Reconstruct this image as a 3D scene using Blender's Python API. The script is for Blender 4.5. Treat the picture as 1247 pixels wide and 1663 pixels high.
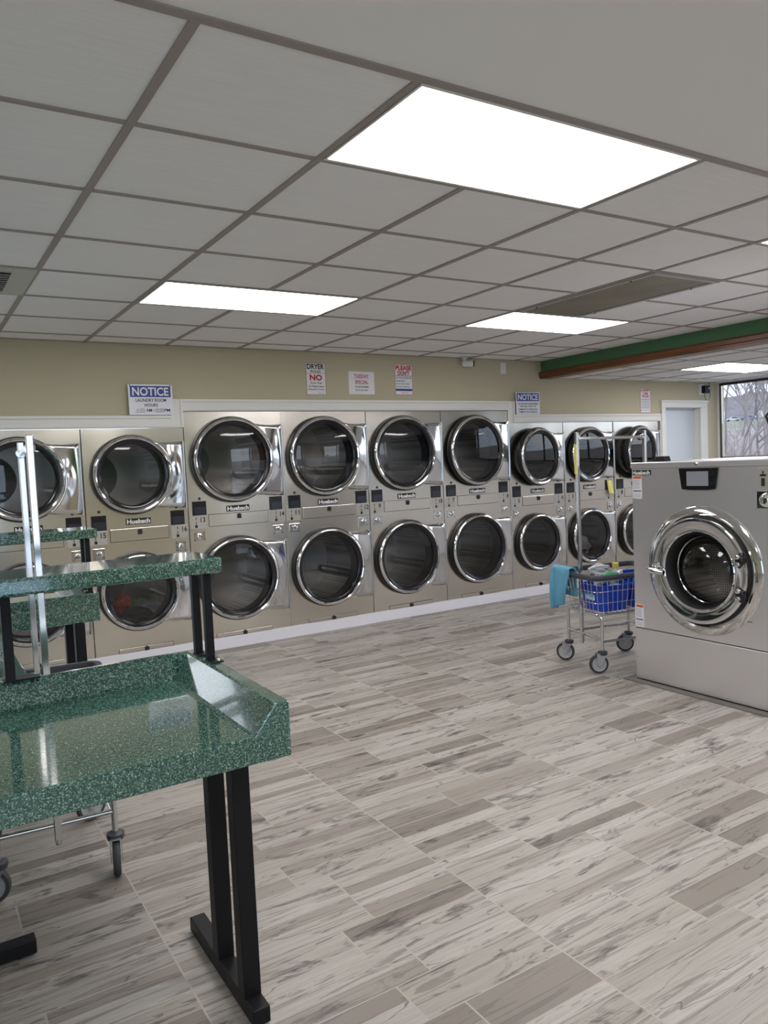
import bpy, bmesh, math, random
from mathutils import Vector, Matrix
random.seed(7)
PI = math.pi
for o in list(bpy.data.objects): bpy.data.objects.remove(o)
S = bpy.context.scene
COL = S.collection

# ------------------------------------------------------------------ camera
cam = bpy.data.cameras.new('camera'); camo = bpy.data.objects.new('camera', cam); COL.objects.link(camo)
S.camera = camo
Rm = [[0.84616565, -0.53104467, -0.04466821], [-0.07128072, -0.02971593, -0.99701355], [0.52813138, 0.8468226, -0.06299785]]
M = Matrix.Identity(4)
for i in range(3):
    M[i][0] = Rm[0][i]; M[i][1] = -Rm[1][i]; M[i][2] = -Rm[2][i]
M.translation = Vector((-0.66214155, -1.70317807, 1.50522866)) if False else Vector((0, 0, 0))
M = Matrix.Translation((-0.66214155, -1.70317807, 1.50522866)) @ M.to_3x3().to_4x4()
camo.matrix_world = M
cam.sensor_fit = 'HORIZONTAL'; cam.sensor_width = 36.0
cam.lens = 36.0 * 1248.98 / 1247.0
cam.clip_start = 0.05; cam.clip_end = 900

# ------------------------------------------------------------------ world, exposure
W = bpy.data.worlds.new('overcast_sky'); S.world = W; W.use_nodes = True
nt = W.node_tree; nt.nodes.clear()
wo = nt.nodes.new('ShaderNodeOutputWorld'); bg = nt.nodes.new('ShaderNodeBackground')
tc = nt.nodes.new('ShaderNodeTexCoord'); no = nt.nodes.new('ShaderNodeTexNoise'); rp = nt.nodes.new('ShaderNodeValToRGB')
no.inputs['Scale'].default_value = 3.0; no.inputs['Detail'].default_value = 4
rp.color_ramp.elements[0].position = 0.38; rp.color_ramp.elements[0].color = (0.50, 0.66, 0.92, 1)
rp.color_ramp.elements[1].position = 0.60; rp.color_ramp.elements[1].color = (0.86, 0.92, 1.0, 1)
nt.links.new(tc.outputs['Generated'], no.inputs['Vector']); nt.links.new(no.outputs['Fac'], rp.inputs['Fac'])
nt.links.new(rp.outputs['Color'], bg.inputs['Color']); bg.inputs['Strength'].default_value = 1.7
nt.links.new(bg.outputs[0], wo.inputs['Surface'])
PANEL = 7.2          # radiance of the ceiling light diffusers
S.view_settings.view_transform = 'Standard'; S.view_settings.look = 'None'
S.view_settings.gamma = 1.0; S.view_settings.use_curve_mapping = False
S.view_settings.exposure = 0.72

def portal(loc, rot, sx, sy):
    l = bpy.data.lights.new('window_daylight', 'AREA'); l.shape = 'RECTANGLE'; l.size = sx; l.size_y = sy
    l.energy = 1.0; l.cycles.is_portal = True
    o = bpy.data.objects.new('window_daylight', l); o.location = loc; o.rotation_euler = rot; COL.objects.link(o)
portal((8.5, -0.2, 1.4), (0, PI/2, 0), 2.0, 9.2)
portal((-1.87, 4.70, 1.2), (-PI/2, 0, 0), 2.8, 2.1)
portal((-1.45, -5.2, 1.25), (PI/2, 0, 0), 3.9, 2.1)
portal((6.8, -5.2, 1.25), (PI/2, 0, 0), 3.2, 2.1)

# ------------------------------------------------------------------ materials
def mat(name, col=(.5, .5, .5), rough=.5, metal=0, emit=None, es=1.0, spec=None, coat=0):
    m = bpy.data.materials.new(name); m.use_nodes = True
    b = m.node_tree.nodes['Principled BSDF']
    b.inputs['Base Color'].default_value = (*col, 1); b.inputs['Roughness'].default_value = rough
    b.inputs['Metallic'].default_value = metal
    if spec is not None: b.inputs['Specular IOR Level'].default_value = spec
    if coat: b.inputs['Coat Weight'].default_value = coat; b.inputs['Coat Roughness'].default_value = .04
    if emit: b.inputs['Emission Color'].default_value = (*emit, 1); b.inputs['Emission Strength'].default_value = es
    return m
class NT:
    def __init__(s, m): s.m = m; s.t = m.node_tree; s.b = s.t.nodes['Principled BSDF']
    def n(s, typ, **kw):
        x = s.t.nodes.new('ShaderNode' + typ)
        for k, v in kw.items():
            if hasattr(x, k): setattr(x, k, v)
            else: x.inputs[k.replace('_', ' ')].default_value = v
        return x
    def l(s, a, b): s.t.links.new(a, b)
    def math(s, op, a, b=None, c=None):
        x = s.t.nodes.new('ShaderNodeMath'); x.operation = op
        for i, v in enumerate((a, b, c)):
            if v is None: continue
            if isinstance(v, (int, float)): x.inputs[i].default_value = v
            else: s.l(v, x.inputs[i])
        return x.outputs[0]
    def ramp(s, fac, stops):
        r = s.t.nodes.new('ShaderNodeValToRGB'); e = r.color_ramp.elements
        while len(e) < len(stops): e.new(.5)
        for i, (p, c) in enumerate(stops): e[i].position = p; e[i].color = (*c, 1)
        s.l(fac, r.inputs['Fac']); return r.outputs['Color']
    def mix(s, fac, a, b, mode='MIX'):
        x = s.t.nodes.new('ShaderNodeMix'); x.data_type = 'RGBA'; x.blend_type = mode
        for i, v in ((0, fac), (6, a), (7, b)):
            if isinstance(v, (int, float)): x.inputs[i].default_value = v
            elif isinstance(v, tuple): x.inputs[i].default_value = (*v, 1)
            else: s.l(v, x.inputs[i])
        return x.outputs[2]
    def obj(s, scale=(1, 1, 1)):
        t = s.n('TexCoord'); mp = s.n('Mapping'); mp.inputs['Scale'].default_value = scale
        s.l(t.outputs['Object'], mp.inputs['Vector']); return mp.outputs['Vector']
    def noise(s, vec, scale=5, detail=3, rough=.5, dist=0):
        x = s.n('TexNoise'); x.inputs['Scale'].default_value = scale; x.inputs['Detail'].default_value = detail
        x.inputs['Roughness'].default_value = rough; x.inputs['Distortion'].default_value = dist
        s.l(vec, x.inputs['Vector']); return x.outputs['Fac']
    def bump(s, h, strength=.2, dist=.01):
        x = s.n('Bump'); x.inputs['Strength'].default_value = strength; x.inputs['Distance'].default_value = dist
        s.l(h, x.inputs['Height']); s.l(x.outputs[0], s.b.inputs['Normal'])

def steel(name, col, rough, brush=(90, 90, 2), wave=.0):
    m = mat(name, col, rough, 1.0); n = NT(m)
    f = n.noise(n.obj(brush), 3, 3)
    r = n.math('MULTIPLY_ADD', f, .03, rough - .015); n.l(r, n.b.inputs['Roughness'])
    big = n.noise(n.obj((1, 1, 1)), 2.2, 1)
    n.bump(n.math('MULTIPLY', big, wave), .6, .02)
    return m
M_STEEL = steel('brushed_stainless_steel', (.74, .70, .63), .21, (70, 70, 1.5), .50)
M_WASH = steel('brushed_washer_steel', (.82, .81, .84), .305, (80, 80, 1.5), .75)
M_WASH.node_tree.nodes['Principled BSDF'].inputs['Metallic'].default_value = .88
M_CHROME = mat('polished_chrome', (.80, .80, .81), .06, 1.0)
M_TUBE = mat('chromed_tube', (.66, .66, .66), .16, 1.0)
M_PLATE = steel('polished_plate_steel', (.74, .74, .74), .07, (3, 3, 3), .25)
M_BLACK = mat('black_rubber', (.012, .012, .013), .45)
M_BLKMET = mat('black_powdercoat', (.006, .006, .008), .5, spec=.3)
M_BLKGLOSS = mat('black_gloss_plastic', (.012, .012, .015), .14)
M_SCREEN = mat('dark_lcd_screen', (.03, .035, .05), .12)
M_GREYDISC = mat('grey_enamel', (.27, .275, .30), .45)
M_COLLAR = mat('galvanised_collar', (.05, .05, .055), .4, .6)
M_PLATEGREY = mat('etched_grey_plate', (.52, .50, .46), .35, .6)
M_INK = mat('black_ink', (.01, .01, .01), .6)
M_WHITE = mat('white_paint', (.74, .745, .73), .45)
M_TRIM = mat('white_trim_paint', (.72, .72, .69), .40)
M_BASEW = mat('white_base_paint', (.80, .80, .86), .4)
M_PAPER = mat('white_paper', (.78, .78, .80), .55)
M_SIGNW = mat('white_sign_plastic', (.74, .75, .82), .35)
M_BLUE = mat('sign_blue', (.015, .045, .27), .4)
M_NAVY = mat('navy_ink', (.02, .04, .25), .5)
M_RED = mat('red_ink', (.50, .012, .02), .5)
M_MAG = mat('magenta_ink', (.42, .01, .10), .5)
M_ORANGE = mat('orange_label', (.62, .12, .02), .5)
M_YEL = mat('yellow_paper', (.75, .72, .22), .6)
M_TYRE = mat('grey_caster_tyre', (.045, .047, .05), .6)
M_HUB = mat('pale_grey_hub', (.42, .44, .46), .45)
M_FORK = mat('zinc_fork', (.55, .57, .60), .3, .9)
M_BINBLUE = mat('blue_plastic', (.006, .055, .50), .28)
M_RIM = mat('charcoal_plastic_rim', (.045, .05, .065), .45)
M_TEE = mat('taupe_ceiling_grid', (.33, .29, .27), .5)
M_TEE2 = mat('pale_ceiling_grid', (.42, .41, .40), .5)
M_GREENW = mat('green_painted_header', (.065, .165, .075), .6)
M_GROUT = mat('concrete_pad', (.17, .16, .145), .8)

def glass(name, tint, ior=1.55):
    m = bpy.data.materials.new(name); m.use_nodes = True; t = m.node_tree; t.nodes.clear()
    o = t.nodes.new('ShaderNodeOutputMaterial'); mx = t.nodes.new('ShaderNodeMixShader')
    tr = t.nodes.new('ShaderNodeBsdfTransparent'); gl = t.nodes.new('ShaderNodeBsdfGlossy'); fr = t.nodes.new('ShaderNodeFresnel')
    tr.inputs[0].default_value = (*tint, 1); gl.inputs['Roughness'].default_value = .02; fr.inputs[0].default_value = ior
    gl.inputs[0].default_value = (1, 1, 1, 1)
    t.links.new(fr.outputs[0], mx.inputs[0]); t.links.new(tr.outputs[0], mx.inputs[1]); t.links.new(gl.outputs[0], mx.inputs[2])
    t.links.new(mx.outputs[0], o.inputs['Surface']); return m
M_DGLASS = glass('tinted_door_glass', (.72, .73, .76), 1.6)
M_WGLASS = glass('window_glass', (.97, .98, .98), 1.35)

def m_drum():
    m = mat('perforated_drum_steel', (.5, .5, .46), .33, 1.0); n = NT(m)
    v = n.n('TexVoronoi'); v.inputs['Scale'].default_value = 62; v.inputs['Randomness'].default_value = 0
    n.l(n.obj(), v.inputs['Vector'])
    c = n.ramp(v.outputs['Distance'], [(.26, (.015, .015, .015)), (.38, (.52, .50, .46))]); n.l(c, n.b.inputs['Base Color'])
    return m
M_DRUM = m_drum()
M_BAFFLE = mat('drum_baffle_steel', (.65, .64, .61), .25, 1.0)

def m_speckle():
    m = mat('green_speckled_laminate', (.1, .3, .2), .12, spec=.7, coat=1.0); n = NT(m)
    a = n.noise(n.obj(), 235, 2, .75); b = n.noise(n.obj(), 90, 2, .6)
    k = n.math('MULTIPLY_ADD', b, .25, n.math('MULTIPLY', a, .75))
    c = n.ramp(k, [(.37, (.006, .028, .024)), (.465, (.018, .074, .060)), (.525, (.058, .160, .126)), (.585, (.22, .38, .31)), (.67, (.50, .64, .55))])
    n.l(c, n.b.inputs['Base Color']); return m
M_SPECK = m_speckle()

def m_floor():
    m = mat('weathered_wood_plank_tile', (.5, .47, .42), .42); n = NT(m)
    t = n.n('TexCoord'); sp = n.n('SeparateXYZ'); n.l(t.outputs['Object'], sp.inputs[0])
    X, Y = sp.outputs[0], sp.outputs[1]
    yy = n.math('DIVIDE', n.math('ADD', Y, 20 - .29 + .001), .1625)
    row = n.math('FLOOR', yy); fy = n.math('SUBTRACT', yy, row)
    xx = n.math('DIVIDE', n.math('ADD', X, 20 * .99 - .94), .99)
    k = n.math('FLOOR', xx); fx = n.math('SUBTRACT', xx, k)
    def rnd(a, b, s):
        cb = n.n('CombineXYZ'); n.l(a, cb.inputs[0]); n.l(b, cb.inputs[1]); cb.inputs[2].default_value = s
        w = n.n('TexWhiteNoise', noise_dimensions='3D'); n.l(cb.outputs[0], w.inputs['Vector']); return w.outputs['Value']
    h = rnd(row, k, 3.1)
    midj = n.math('ADD', .37, n.math('MULTIPLY', n.math('FLOOR', n.math('MULTIPLY', h, 2.999)), .125))
    half = n.math('GREATER_THAN', fx, midj)
    pid = n.math('ADD', n.math('MULTIPLY', k, 2), half)
    r1 = rnd(row, pid, 1.7); r2 = rnd(row, pid, 9.3); r3 = rnd(row, pid, 5.9)
    # grout distance
    dy = n.math('MULTIPLY', n.math('MINIMUM', fy, n.math('SUBTRACT', 1, fy)), .1625)
    dx = n.math('MULTIPLY', n.math('MINIMUM', n.math('MINIMUM', fx, n.math('SUBTRACT', 1, fx)), n.math('ABSOLUTE', n.math('SUBTRACT', fx, midj))), .99)
    g = n.math('LESS_THAN', n.math('MINIMUM', n.math('ADD', dy, .0006), dx), .0028)
    # wood coordinates shifted per plank
    cb = n.n('CombineXYZ'); n.l(n.math('ADD', X, n.math('MULTIPLY', r1, 37)), cb.inputs[0])
    n.l(n.math('ADD', Y, n.math('MULTIPLY', r2, 23)), cb.inputs[1]); V = cb.outputs[0]
    def mp(sc):
        q = n.n('Mapping'); q.inputs['Scale'].default_value = sc; n.l(V, q.inputs['Vector']); return q.outputs[0]
    grain = n.noise(mp((2.4, 60, 1)), 1.6, 6, .65, .5)
    streak = n.noise(mp((1.3, 22, 1)), 1.4, 6, .68, 1.0)
    patch = n.noise(mp((2.3, 8.5, 1)), 1.5, 5, .62, .7)
    fine = n.noise(mp((10, 190, 1)), 1, 4, .65)
    crack = n.noise(mp((1.0, 11, 1)), 1.1, 3, .5, .6)
    # a tile shows two or three narrower boards
    r4 = rnd(row, pid, 12.7)
    split = n.math('ADD', .3, n.math('MULTIPLY', r4, .4))
    board = n.math('GREATER_THAN', n.math('ADD', fy, n.math('MULTIPLY_ADD', crack, .10, -.05)), split)
    bt = rnd(n.math('ADD', n.math('MULTIPLY', row, 2), board), pid, 4.4)
    warm = n.ramp(bt, [(0, (.20, .175, .15)), (.14, (.29, .262, .228)), (.38, (.385, .358, .318)), (.7, (.435, .413, .373)), (.9, (.475, .457, .425)), (1, (.35, .332, .305))])
    c = n.mix(n.math('MULTIPLY', n.ramp(grain, [(.40, (0, 0, 0)), (.60, (1, 1, 1))]), .36), warm, (.27, .228, .20))
    c = n.mix(n.math('MULTIPLY', n.ramp(streak, [(.55, (0, 0, 0)), (.58, (1, 1, 1)), (.72, (.8, .8, .8))]), .60), c, (.15, .125, .115))
    hair = n.math('LESS_THAN', n.math('ABSOLUTE', n.math('SUBTRACT', crack, .5)), .0045)
    c = n.mix(n.math('MULTIPLY', hair, .65), c, (.09, .075, .07))
    dk = n.math('MULTIPLY', n.ramp(patch, [(.565, (0, 0, 0)), (.64, (1, 1, 1))]), n.ramp(fine, [(.38, (0, 0, 0)), (.52, (1, 1, 1))]))
    dk = n.math('MULTIPLY', dk, n.math('GREATER_THAN', r1, .35))
    c = n.mix(n.math('MULTIPLY', dk, .85), c, (.045, .04, .04))
    seam = n.math('LESS_THAN', n.math('ABSOLUTE', n.math('SUBTRACT', n.math('ADD', fy, n.math('MULTIPLY_ADD', crack, .10, -.05)), split)), .012)
    c = n.mix(n.math('MULTIPLY', seam, .55), c, (.13, .11, .10))
    c = n.mix(g, c, (.42, .39, .35))
    n.l(c, n.b.inputs['Base Color'])
    n.l(n.math('MULTIPLY_ADD', grain, .25, .30), n.b.inputs['Roughness'])
    n.bump(n.math('SUBTRACT', n.math('MULTIPLY', grain, .25), g), .25, .003)
    return m
M_FLOOR = m_floor()

def m_tile():
    m = mat('mineral_fibre_ceiling_tile', (.60, .59, .58), .9); n = NT(m)
    a = n.noise(n.obj((3, 60, 1)), 1.5, 4, .6, .4); b = n.noise(n.obj(), .9, 2)
    c = n.ramp(n.math('MULTIPLY_ADD', a, .6, n.math('MULTIPLY', b, .4)), [(.3, (.83, .825, .835)), (.7, (.91, .905, .90))])
    n.l(c, n.b.inputs['Base Color']); n.bump(a, .35, .004); return m
M_TILE = m_tile()
M_DRYWALL = mat('smooth_ceiling_board', (.87, .87, .86), .7)
def m_wall():
    m = mat('beige_wall_paint', (.545, .495, .365), .7); n = NT(m)
    a = n.noise(n.obj((50, 50, 8)), 3, 3); b = n.noise(n.obj(), 1.2, 2)
    c = n.ramp(b, [(.3, (.47, .432, .305)), (.7, (.50, .46, .33))]); n.l(c, n.b.inputs['Base Color']); n.bump(a, .15, .002); return m
M_WALL = m_wall()
def m_wood():
    m = mat('stained_wood_fascia', (.16, .05, .02), .35); n = NT(m)
    a = n.noise(n.obj((18, 1.2, 30)), 2, 5, .6, .6)
    c = n.ramp(a, [(.3, (.065, .022, .008)), (.55, (.17, .062, .022)), (.75, (.26, .11, .045))]); n.l(c, n.b.inputs['Base Color']); return m
M_WOOD = m_wood()
M_DIFF = mat('light_diffuser', (.8, .8, .8), .5, emit=(1.0, .965, .955), es=PANEL)
def m_terry():
    m = mat('turquoise_microfibre', (.10, .42, .58), .9); n = NT(m)
    a = n.noise(n.obj(), 260, 3, .7); n.bump(a, .8, .004)
    c = n.ramp(a, [(.3, (.08, .27, .42)), (.7, (.17, .45, .62))]); n.l(c, n.b.inputs['Base Color']); return m
M_TERRY = m_terry()

# ------------------------------------------------------------------ geometry helpers
def B(): return bmesh.new()
def box(bm, x0, x1, y0, y1, z0, z1, m=None):
    vs = [bm.verts.new((x, y, z)) for x in (x0, x1) for y in (y0, y1) for z in (z0, z1)]
    if m is not None:
        for v in vs: v.co = m @ v.co
    for f in ((0, 1, 3, 2), (4, 6, 7, 5), (0, 4, 5, 1), (2, 3, 7, 6), (0, 2, 6, 4), (1, 5, 7, 3)):
        bm.faces.new([vs[i] for i in f])
def tube(bm, pts, r, seg=12, closed=False, cap=True):
    pts = [Vector(p) for p in pts]; n = len(pts); rings = []
    up = None
    for i, p in enumerate(pts):
        a = pts[(i - 1) % n] if (closed or i) else p; b = pts[(i + 1) % n] if (closed or i < n - 1) else p
        d = (b - a).normalized()
        if up is None:
            up = Vector((0, 0, 1)) if abs(d.z) < .9 else Vector((1, 0, 0))
        s = d.cross(up).normalized(); up = s.cross(d).normalized()
        rr = r[i] if isinstance(r, (list, tuple)) else r
        rings.append([bm.verts.new(p + (s * math.cos(2 * PI * k / seg) + up * math.sin(2 * PI * k / seg)) * rr) for k in range(seg)])
    m = n if closed else n - 1
    for i in range(m):
        A, C = rings[i], rings[(i + 1) % n]
        for k in range(seg):
            try: bm.faces.new((A[k], A[(k + 1) % seg], C[(k + 1) % seg], C[k]))
            except ValueError: pass
    if cap and not closed:
        bm.faces.new(rings[0]); bm.faces.new(rings[-1][::-1])
def lathe(bm, prof, seg=48, m=Matrix.Identity(4), closed=False):
    """prof: (radius, height) pairs; axis is local z"""
    rings = []
    for r, h in prof:
        if r < 1e-6: rings.append([bm.verts.new(m @ Vector((0, 0, h)))])
        else: rings.append([bm.verts.new(m @ Vector((r * math.cos(2 * PI * k / seg), r * math.sin(2 * PI * k / seg), h))) for k in range(seg)])
    idx = list(range(len(rings) - 1)) + ([len(rings) - 1] if closed else [])
    for i in idx:
        A, C = rings[i], rings[(i + 1) % len(rings)]
        for k in range(seg):
            k2 = (k + 1) % seg
            if len(A) == 1 and len(C) == 1: continue
            if len(A) == 1: bm.faces.new((A[0], C[k2], C[k]))
            elif len(C) == 1: bm.faces.new((A[k], A[k2], C[0]))
            else: bm.faces.new((A[k], A[k2], C[k2], C[k]))
def poly(bm, pts, y0, y1, m=None):
    """prism: pts are (x,z), extruded y0..y1"""
    a = [bm.verts.new((x, y0, z)) for x, z in pts]; b = [bm.verts.new((x, y1, z)) for x, z in pts]
    if m is not None:
        for v in a + b: v.co = m @ v.co
    n = len(pts); bm.faces.new(a); bm.faces.new(b[::-1])
    for i in range(n): bm.faces.new((a[i], b[i], b[(i + 1) % n], a[(i + 1) % n]))
def obj(name, bm, m, parent=None, smooth=False, bevel=0, loc=None, autos=True):
    bmesh.ops.recalc_face_normals(bm, faces=bm.faces[:])
    me = bpy.data.meshes.new(name); bm.to_mesh(me); bm.free()
    me.materials.append(m)
    o = bpy.data.objects.new(name, me); COL.objects.link(o)
    if parent is not None: o.parent = parent
    if loc: o.location = loc
    if smooth:
        for p in me.polygons: p.use_smooth = True
        me.set_sharp_from_angle(angle=math.radians(38))
    if bevel:
        b = o.modifiers.new('bevel', 'BEVEL'); b.width = bevel; b.segments = 2; b.limit_method = 'ANGLE'; b.angle_limit = math.radians(30)
    return o
def thing(name, label, cat, loc=(0, 0, 0), rz=0, group=None):
    o = bpy.data.objects.new(name, None); COL.objects.link(o); o.location = loc; o.rotation_euler = (0, 0, rz)
    o.empty_display_size = .05
    tag(o, label, cat, group); return o
def tag(o, label, cat, group=None, kind=None):
    o['label'] = label; o['category'] = cat
    if group: o['group'] = group
    if kind: o['kind'] = kind
    return o
def struct(name, bm, m, **k):
    o = obj(name, bm, m, **k)
    if k.get('parent') is None: o['kind'] = 'structure'
    return o
def dup(o, parent=None):
    c = o.copy(); COL.objects.link(c); c.parent = parent
    for ch in o.children: dup(ch, c)
    return c
_tc = {}
def text(name, s, m, parent, x, z, w, h, y=0, bold=.0, rot=None, align='C', loc=None):
    """flat lettering in the xz plane facing -y; box centre x,z; size w,h"""
    key = (s, bold)
    if key not in _tc:
        c = bpy.data.curves.new('lettering', 'FONT'); c.body = s; c.size = 1; c.offset = bold; c.resolution_u = 3; c.extrude = 0.0
        t = bpy.data.objects.new('lettering', c); COL.objects.link(t)
        bpy.context.view_layer.update()
        me = bpy.data.meshes.new_from_object(t.evaluated_get(bpy.context.evaluated_depsgraph_get()))
        vs = [v.co.copy() for v in me.vertices]; fs = [tuple(p.vertices) for p in me.polygons]
        bpy.data.objects.remove(t); bpy.data.meshes.remove(me)
        _tc[key] = (vs, fs)
    vs, fs = _tc[key]
    x0 = min(v.x for v in vs); x1 = max(v.x for v in vs); y0 = min(v.y for v in vs); y1 = max(v.y for v in vs)
    bm = B(); q = []
    for v in vs:
        p = Vector((x + ((v.x - x0) / (x1 - x0) - .5) * w, y, z + ((v.y - y0) / (y1 - y0) - .5) * h))
        if rot is not None: p = rot @ p
        q.append(bm.verts.new(p))
    for f in fs:
        try: bm.faces.new([q[i] for i in f])
        except ValueError: pass
    me = bpy.data.meshes.new(name)
    bm.to_mesh(me); bm.free(); me.materials.append(m)
    o = bpy.data.objects.new(name, me); COL.objects.link(o); o.parent = parent
    if loc: o.location = loc
    return o
def panel_hole(bm, x0, x1, z0, z1, cx, cz, r, y, seg=64):
    """flat panel in plane y with a round hole"""
    inn = []; out = []
    for k in range(seg):
        a = 2 * PI * (k + .5) / seg; c, s = math.cos(a), math.sin(a)
        inn.append(bm.verts.new((cx + r * c, y, cz + r * s)))
        tx = ((x1 - cx) / c if c > 0 else (x0 - cx) / c) if abs(c) > 1e-9 else 1e9
        tz = ((z1 - cz) / s if s > 0 else (z0 - cz) / s) if abs(s) > 1e-9 else 1e9
        t = min(tx, tz); out.append((cx + t * c, cz + t * s, tx < tz))
    ov = [bm.verts.new((p[0], y, p[1])) for p in out]
    for k in range(seg):
        k2 = (k + 1) % seg
        if out[k][2] != out[k2][2]:
            X = x1 if (out[k][0] + out[k2][0]) / 2 > cx else x0; Z = z1 if (out[k][1] + out[k2][1]) / 2 > cz else z0
            cv = bm.verts.new((X, y, Z)); bm.faces.new((inn[k], ov[k], cv, ov[k2], inn[k2]))
        else: bm.faces.new((inn[k], ov[k], ov[k2], inn[k2]))

# ================================================================== THE ROOM
H = 2.535; H2 = 2.36; YB = 4.52; XL, XR, YF = -3.4, 8.40, -5.0
bm = B(); box(bm, XL - .2, XR + .05, YF - .2, YB + .2, -.12, 0); struct('floor', bm, M_FLOOR)
# back wall with the opening of the glass door at its far left and the white door at its right
bm = B()
DX0, DX1 = -3.3, -.45
box(bm, XL - .2, DX0, YB, YB + .15, 0, H + .02); box(bm, DX0, DX1, YB, YB + .15, 2.2, H + .02)
box(bm, DX1, -.35, YB, YB + .15, 0, H + .02)
box(bm, -.35, 1.30, YB, YB + .15, 1.88, H + .02); box(bm, 1.30, 4.80, YB, YB + .15, 2.01, H + .02)
box(bm, 4.80, 7.245, YB, YB + .15, 1.88, H + .02); box(bm, 7.245, 7.349, YB, YB + .15, 0, H + .02)
box(bm, 7.349, 8.023, YB, YB + .15, 2.036, H + .02); box(bm, 8.023, XR + .15, YB, YB + .15, 0, H + .02)
struct('wall_back', bm, M_WALL)
bm = B(); box(bm, XL - .15, XL, YF, YB, 0, H + .02); struct('wall_left', bm, M_WALL)
bm = B(); box(bm, XL - .15, XR + .15, YF - .15, YF, 2.3, H + .02); box(bm, XL - .15, XR + .15, YF - .15, YF, 0, .2); box(bm, .5, 5.2, YF - .15, YF, .2, 1.42)
struct('wall_front', bm, M_WALL)
bm = B(); box(bm, .5, 5.2, YF - .15, YF, 1.42, 2.3); o = struct('wall_front_band', bm, mat('leaf_green_wall', (.10, .24, .035), .6))
for nm, a, b in (('unseen_window_3', XL, .5), ('unseen_window_4', 5.2, XR)):  # unseen front windows, added to bring more daylight onto the ceiling
    bm = B(); n_ = 3
    for k in range(n_ + 1):
        x = a + (b - a) * k / n_; box(bm, max(a, x - .03), min(b, x + .03), YF - .1, YF - .04, .2, 2.3)
    box(bm, a, b, YF - .1, YF - .04, .2, .26); box(bm, a, b, YF - .1, YF - .04, 2.24, 2.3)
    wf = struct(nm, bm, mat('storefront_frame', (.025, .022, .022), .4))
    bm = B(); box(bm, a, b, YF - .073, YF - .067, .22, 2.28); obj('pane', bm, M_WGLASS, wf)
# right wall: low sill wall, glass above
bm = B(); box(bm, XR, XR + .15, YF, 4.50, 0, 1.36); box(bm, XR, XR + .15, YF, YB, 2.345, H)
box(bm, XR, XR + .02, 4.485, YB, 0, 2.345); struct('wall_right', bm, mat('pale_white_paint', (.74, .74, .77), .6))
win = B(); box(win, XR - .0, XR + .07, YF, 4.485, 1.36, 1.395); box(win, XR, XR + .07, YF, 4.485, 2.315, 2.345)
box(win, XR, XR + .025, 4.468, 4.485, 1.36, 2.345)
for y in (2.2, 0, -2.4): box(win, XR, XR + .07, y - .02, y + .02, 1.395, 2.315)
w1 = struct('window_1', win, mat('dark_bronze_frame', (.025, .022, .022), .4))
bm = B(); box(bm, XR + .03, XR + .036, YF, 4.47, 1.39, 2.32); obj('pane', bm, M_WGLASS, w1)
bm = B(); box(bm, XR - .09, XR - .002, YF, 4.48, 1.335, 1.358); struct('trim_1', bm, M_TRIM, bevel=.004)
# ceiling: smooth board near the viewer, tile field beyond it
gx = [-.02 + .618 * i for i in range(-6, 9)]; gy = [.035 + .600 * j for j in range(0, 8)]
bm = B(); box(bm, XL, 5.34, YF, gy[0], H, H + .1); struct('ceiling_board', bm, M_DRYWALL)
bm = B(); box(bm, XL, 5.34, gy[0], YB, H, H + .1); ce = struct('ceiling', bm, M_TILE)
bm = B()
skipx = {2: (0, 4), 6: (0, 4), -2: (4,)}
for i, x in enumerate(gx):
    if not (XL < x < 5.3): continue
    for j in range(8):
        if j in skipx.get(i - 6, ()): continue
        box(bm, x - .013, x + .013, gy[j], gy[j + 1] if j < 7 else YB, H - .006, H + .01)
xs = [XL] + [g for g in gx if XL < g < 5.3] + [5.3]
for j, y in enumerate(gy):
    for k in range(len(xs) - 1):
        if j == 3 and abs(xs[k] - gx[11]) < .01: continue
        box(bm, xs[k], xs[k + 1], y - (.017 if j == 0 else .010), y + (.013 if j == 0 else .010), H - .0055, H + .01)
box(bm, XL, 5.3, YB - .02, YB, H - .006, H + .01)
obj('ceiling_grid', bm, M_TEE, ce)
bm = B(); box(bm, 5.44, XR, YF, YB, H2, H2 + .1); c2 = struct('ceiling_lower', bm, M_TILE)
bm = B()
for k in range(-1, 4):
    for (a, b) in (((YF, -2.0), (-1.4, 3.01), (3.61, YB)) if k == 1 else ((YF, YB),)): box(bm, 6.40 + .61 * k - .011, 6.40 + .61 * k + .011, a, b, H2 - .005, H2 + .01)
for k in range(-12, 3):
    y = 3.01 + .6 * k; box(bm, 5.44, XR, y - .009, y + .009, H2 - .0045, H2 + .01)
obj('ceiling_grid', bm, M_TEE2, c2)
# dropped header: green board over a stained wooden fascia
bm = B(); box(bm, 5.31, 5.44, YF, YB, 2.40, H + .05); struct('wall_header', bm, M_GREENW)
bm = B(); poly(bm, [(5.285, 2.345), (5.285, 2.365), (5.275, 2.375), (5.275, 2.405), (5.29, 2.42), (5.31, 2.425), (5.31, 2.40), (5.45, 2.40), (5.45, 2.345)], YF, YB); struct('trim_2', bm, M_WOOD)
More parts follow.
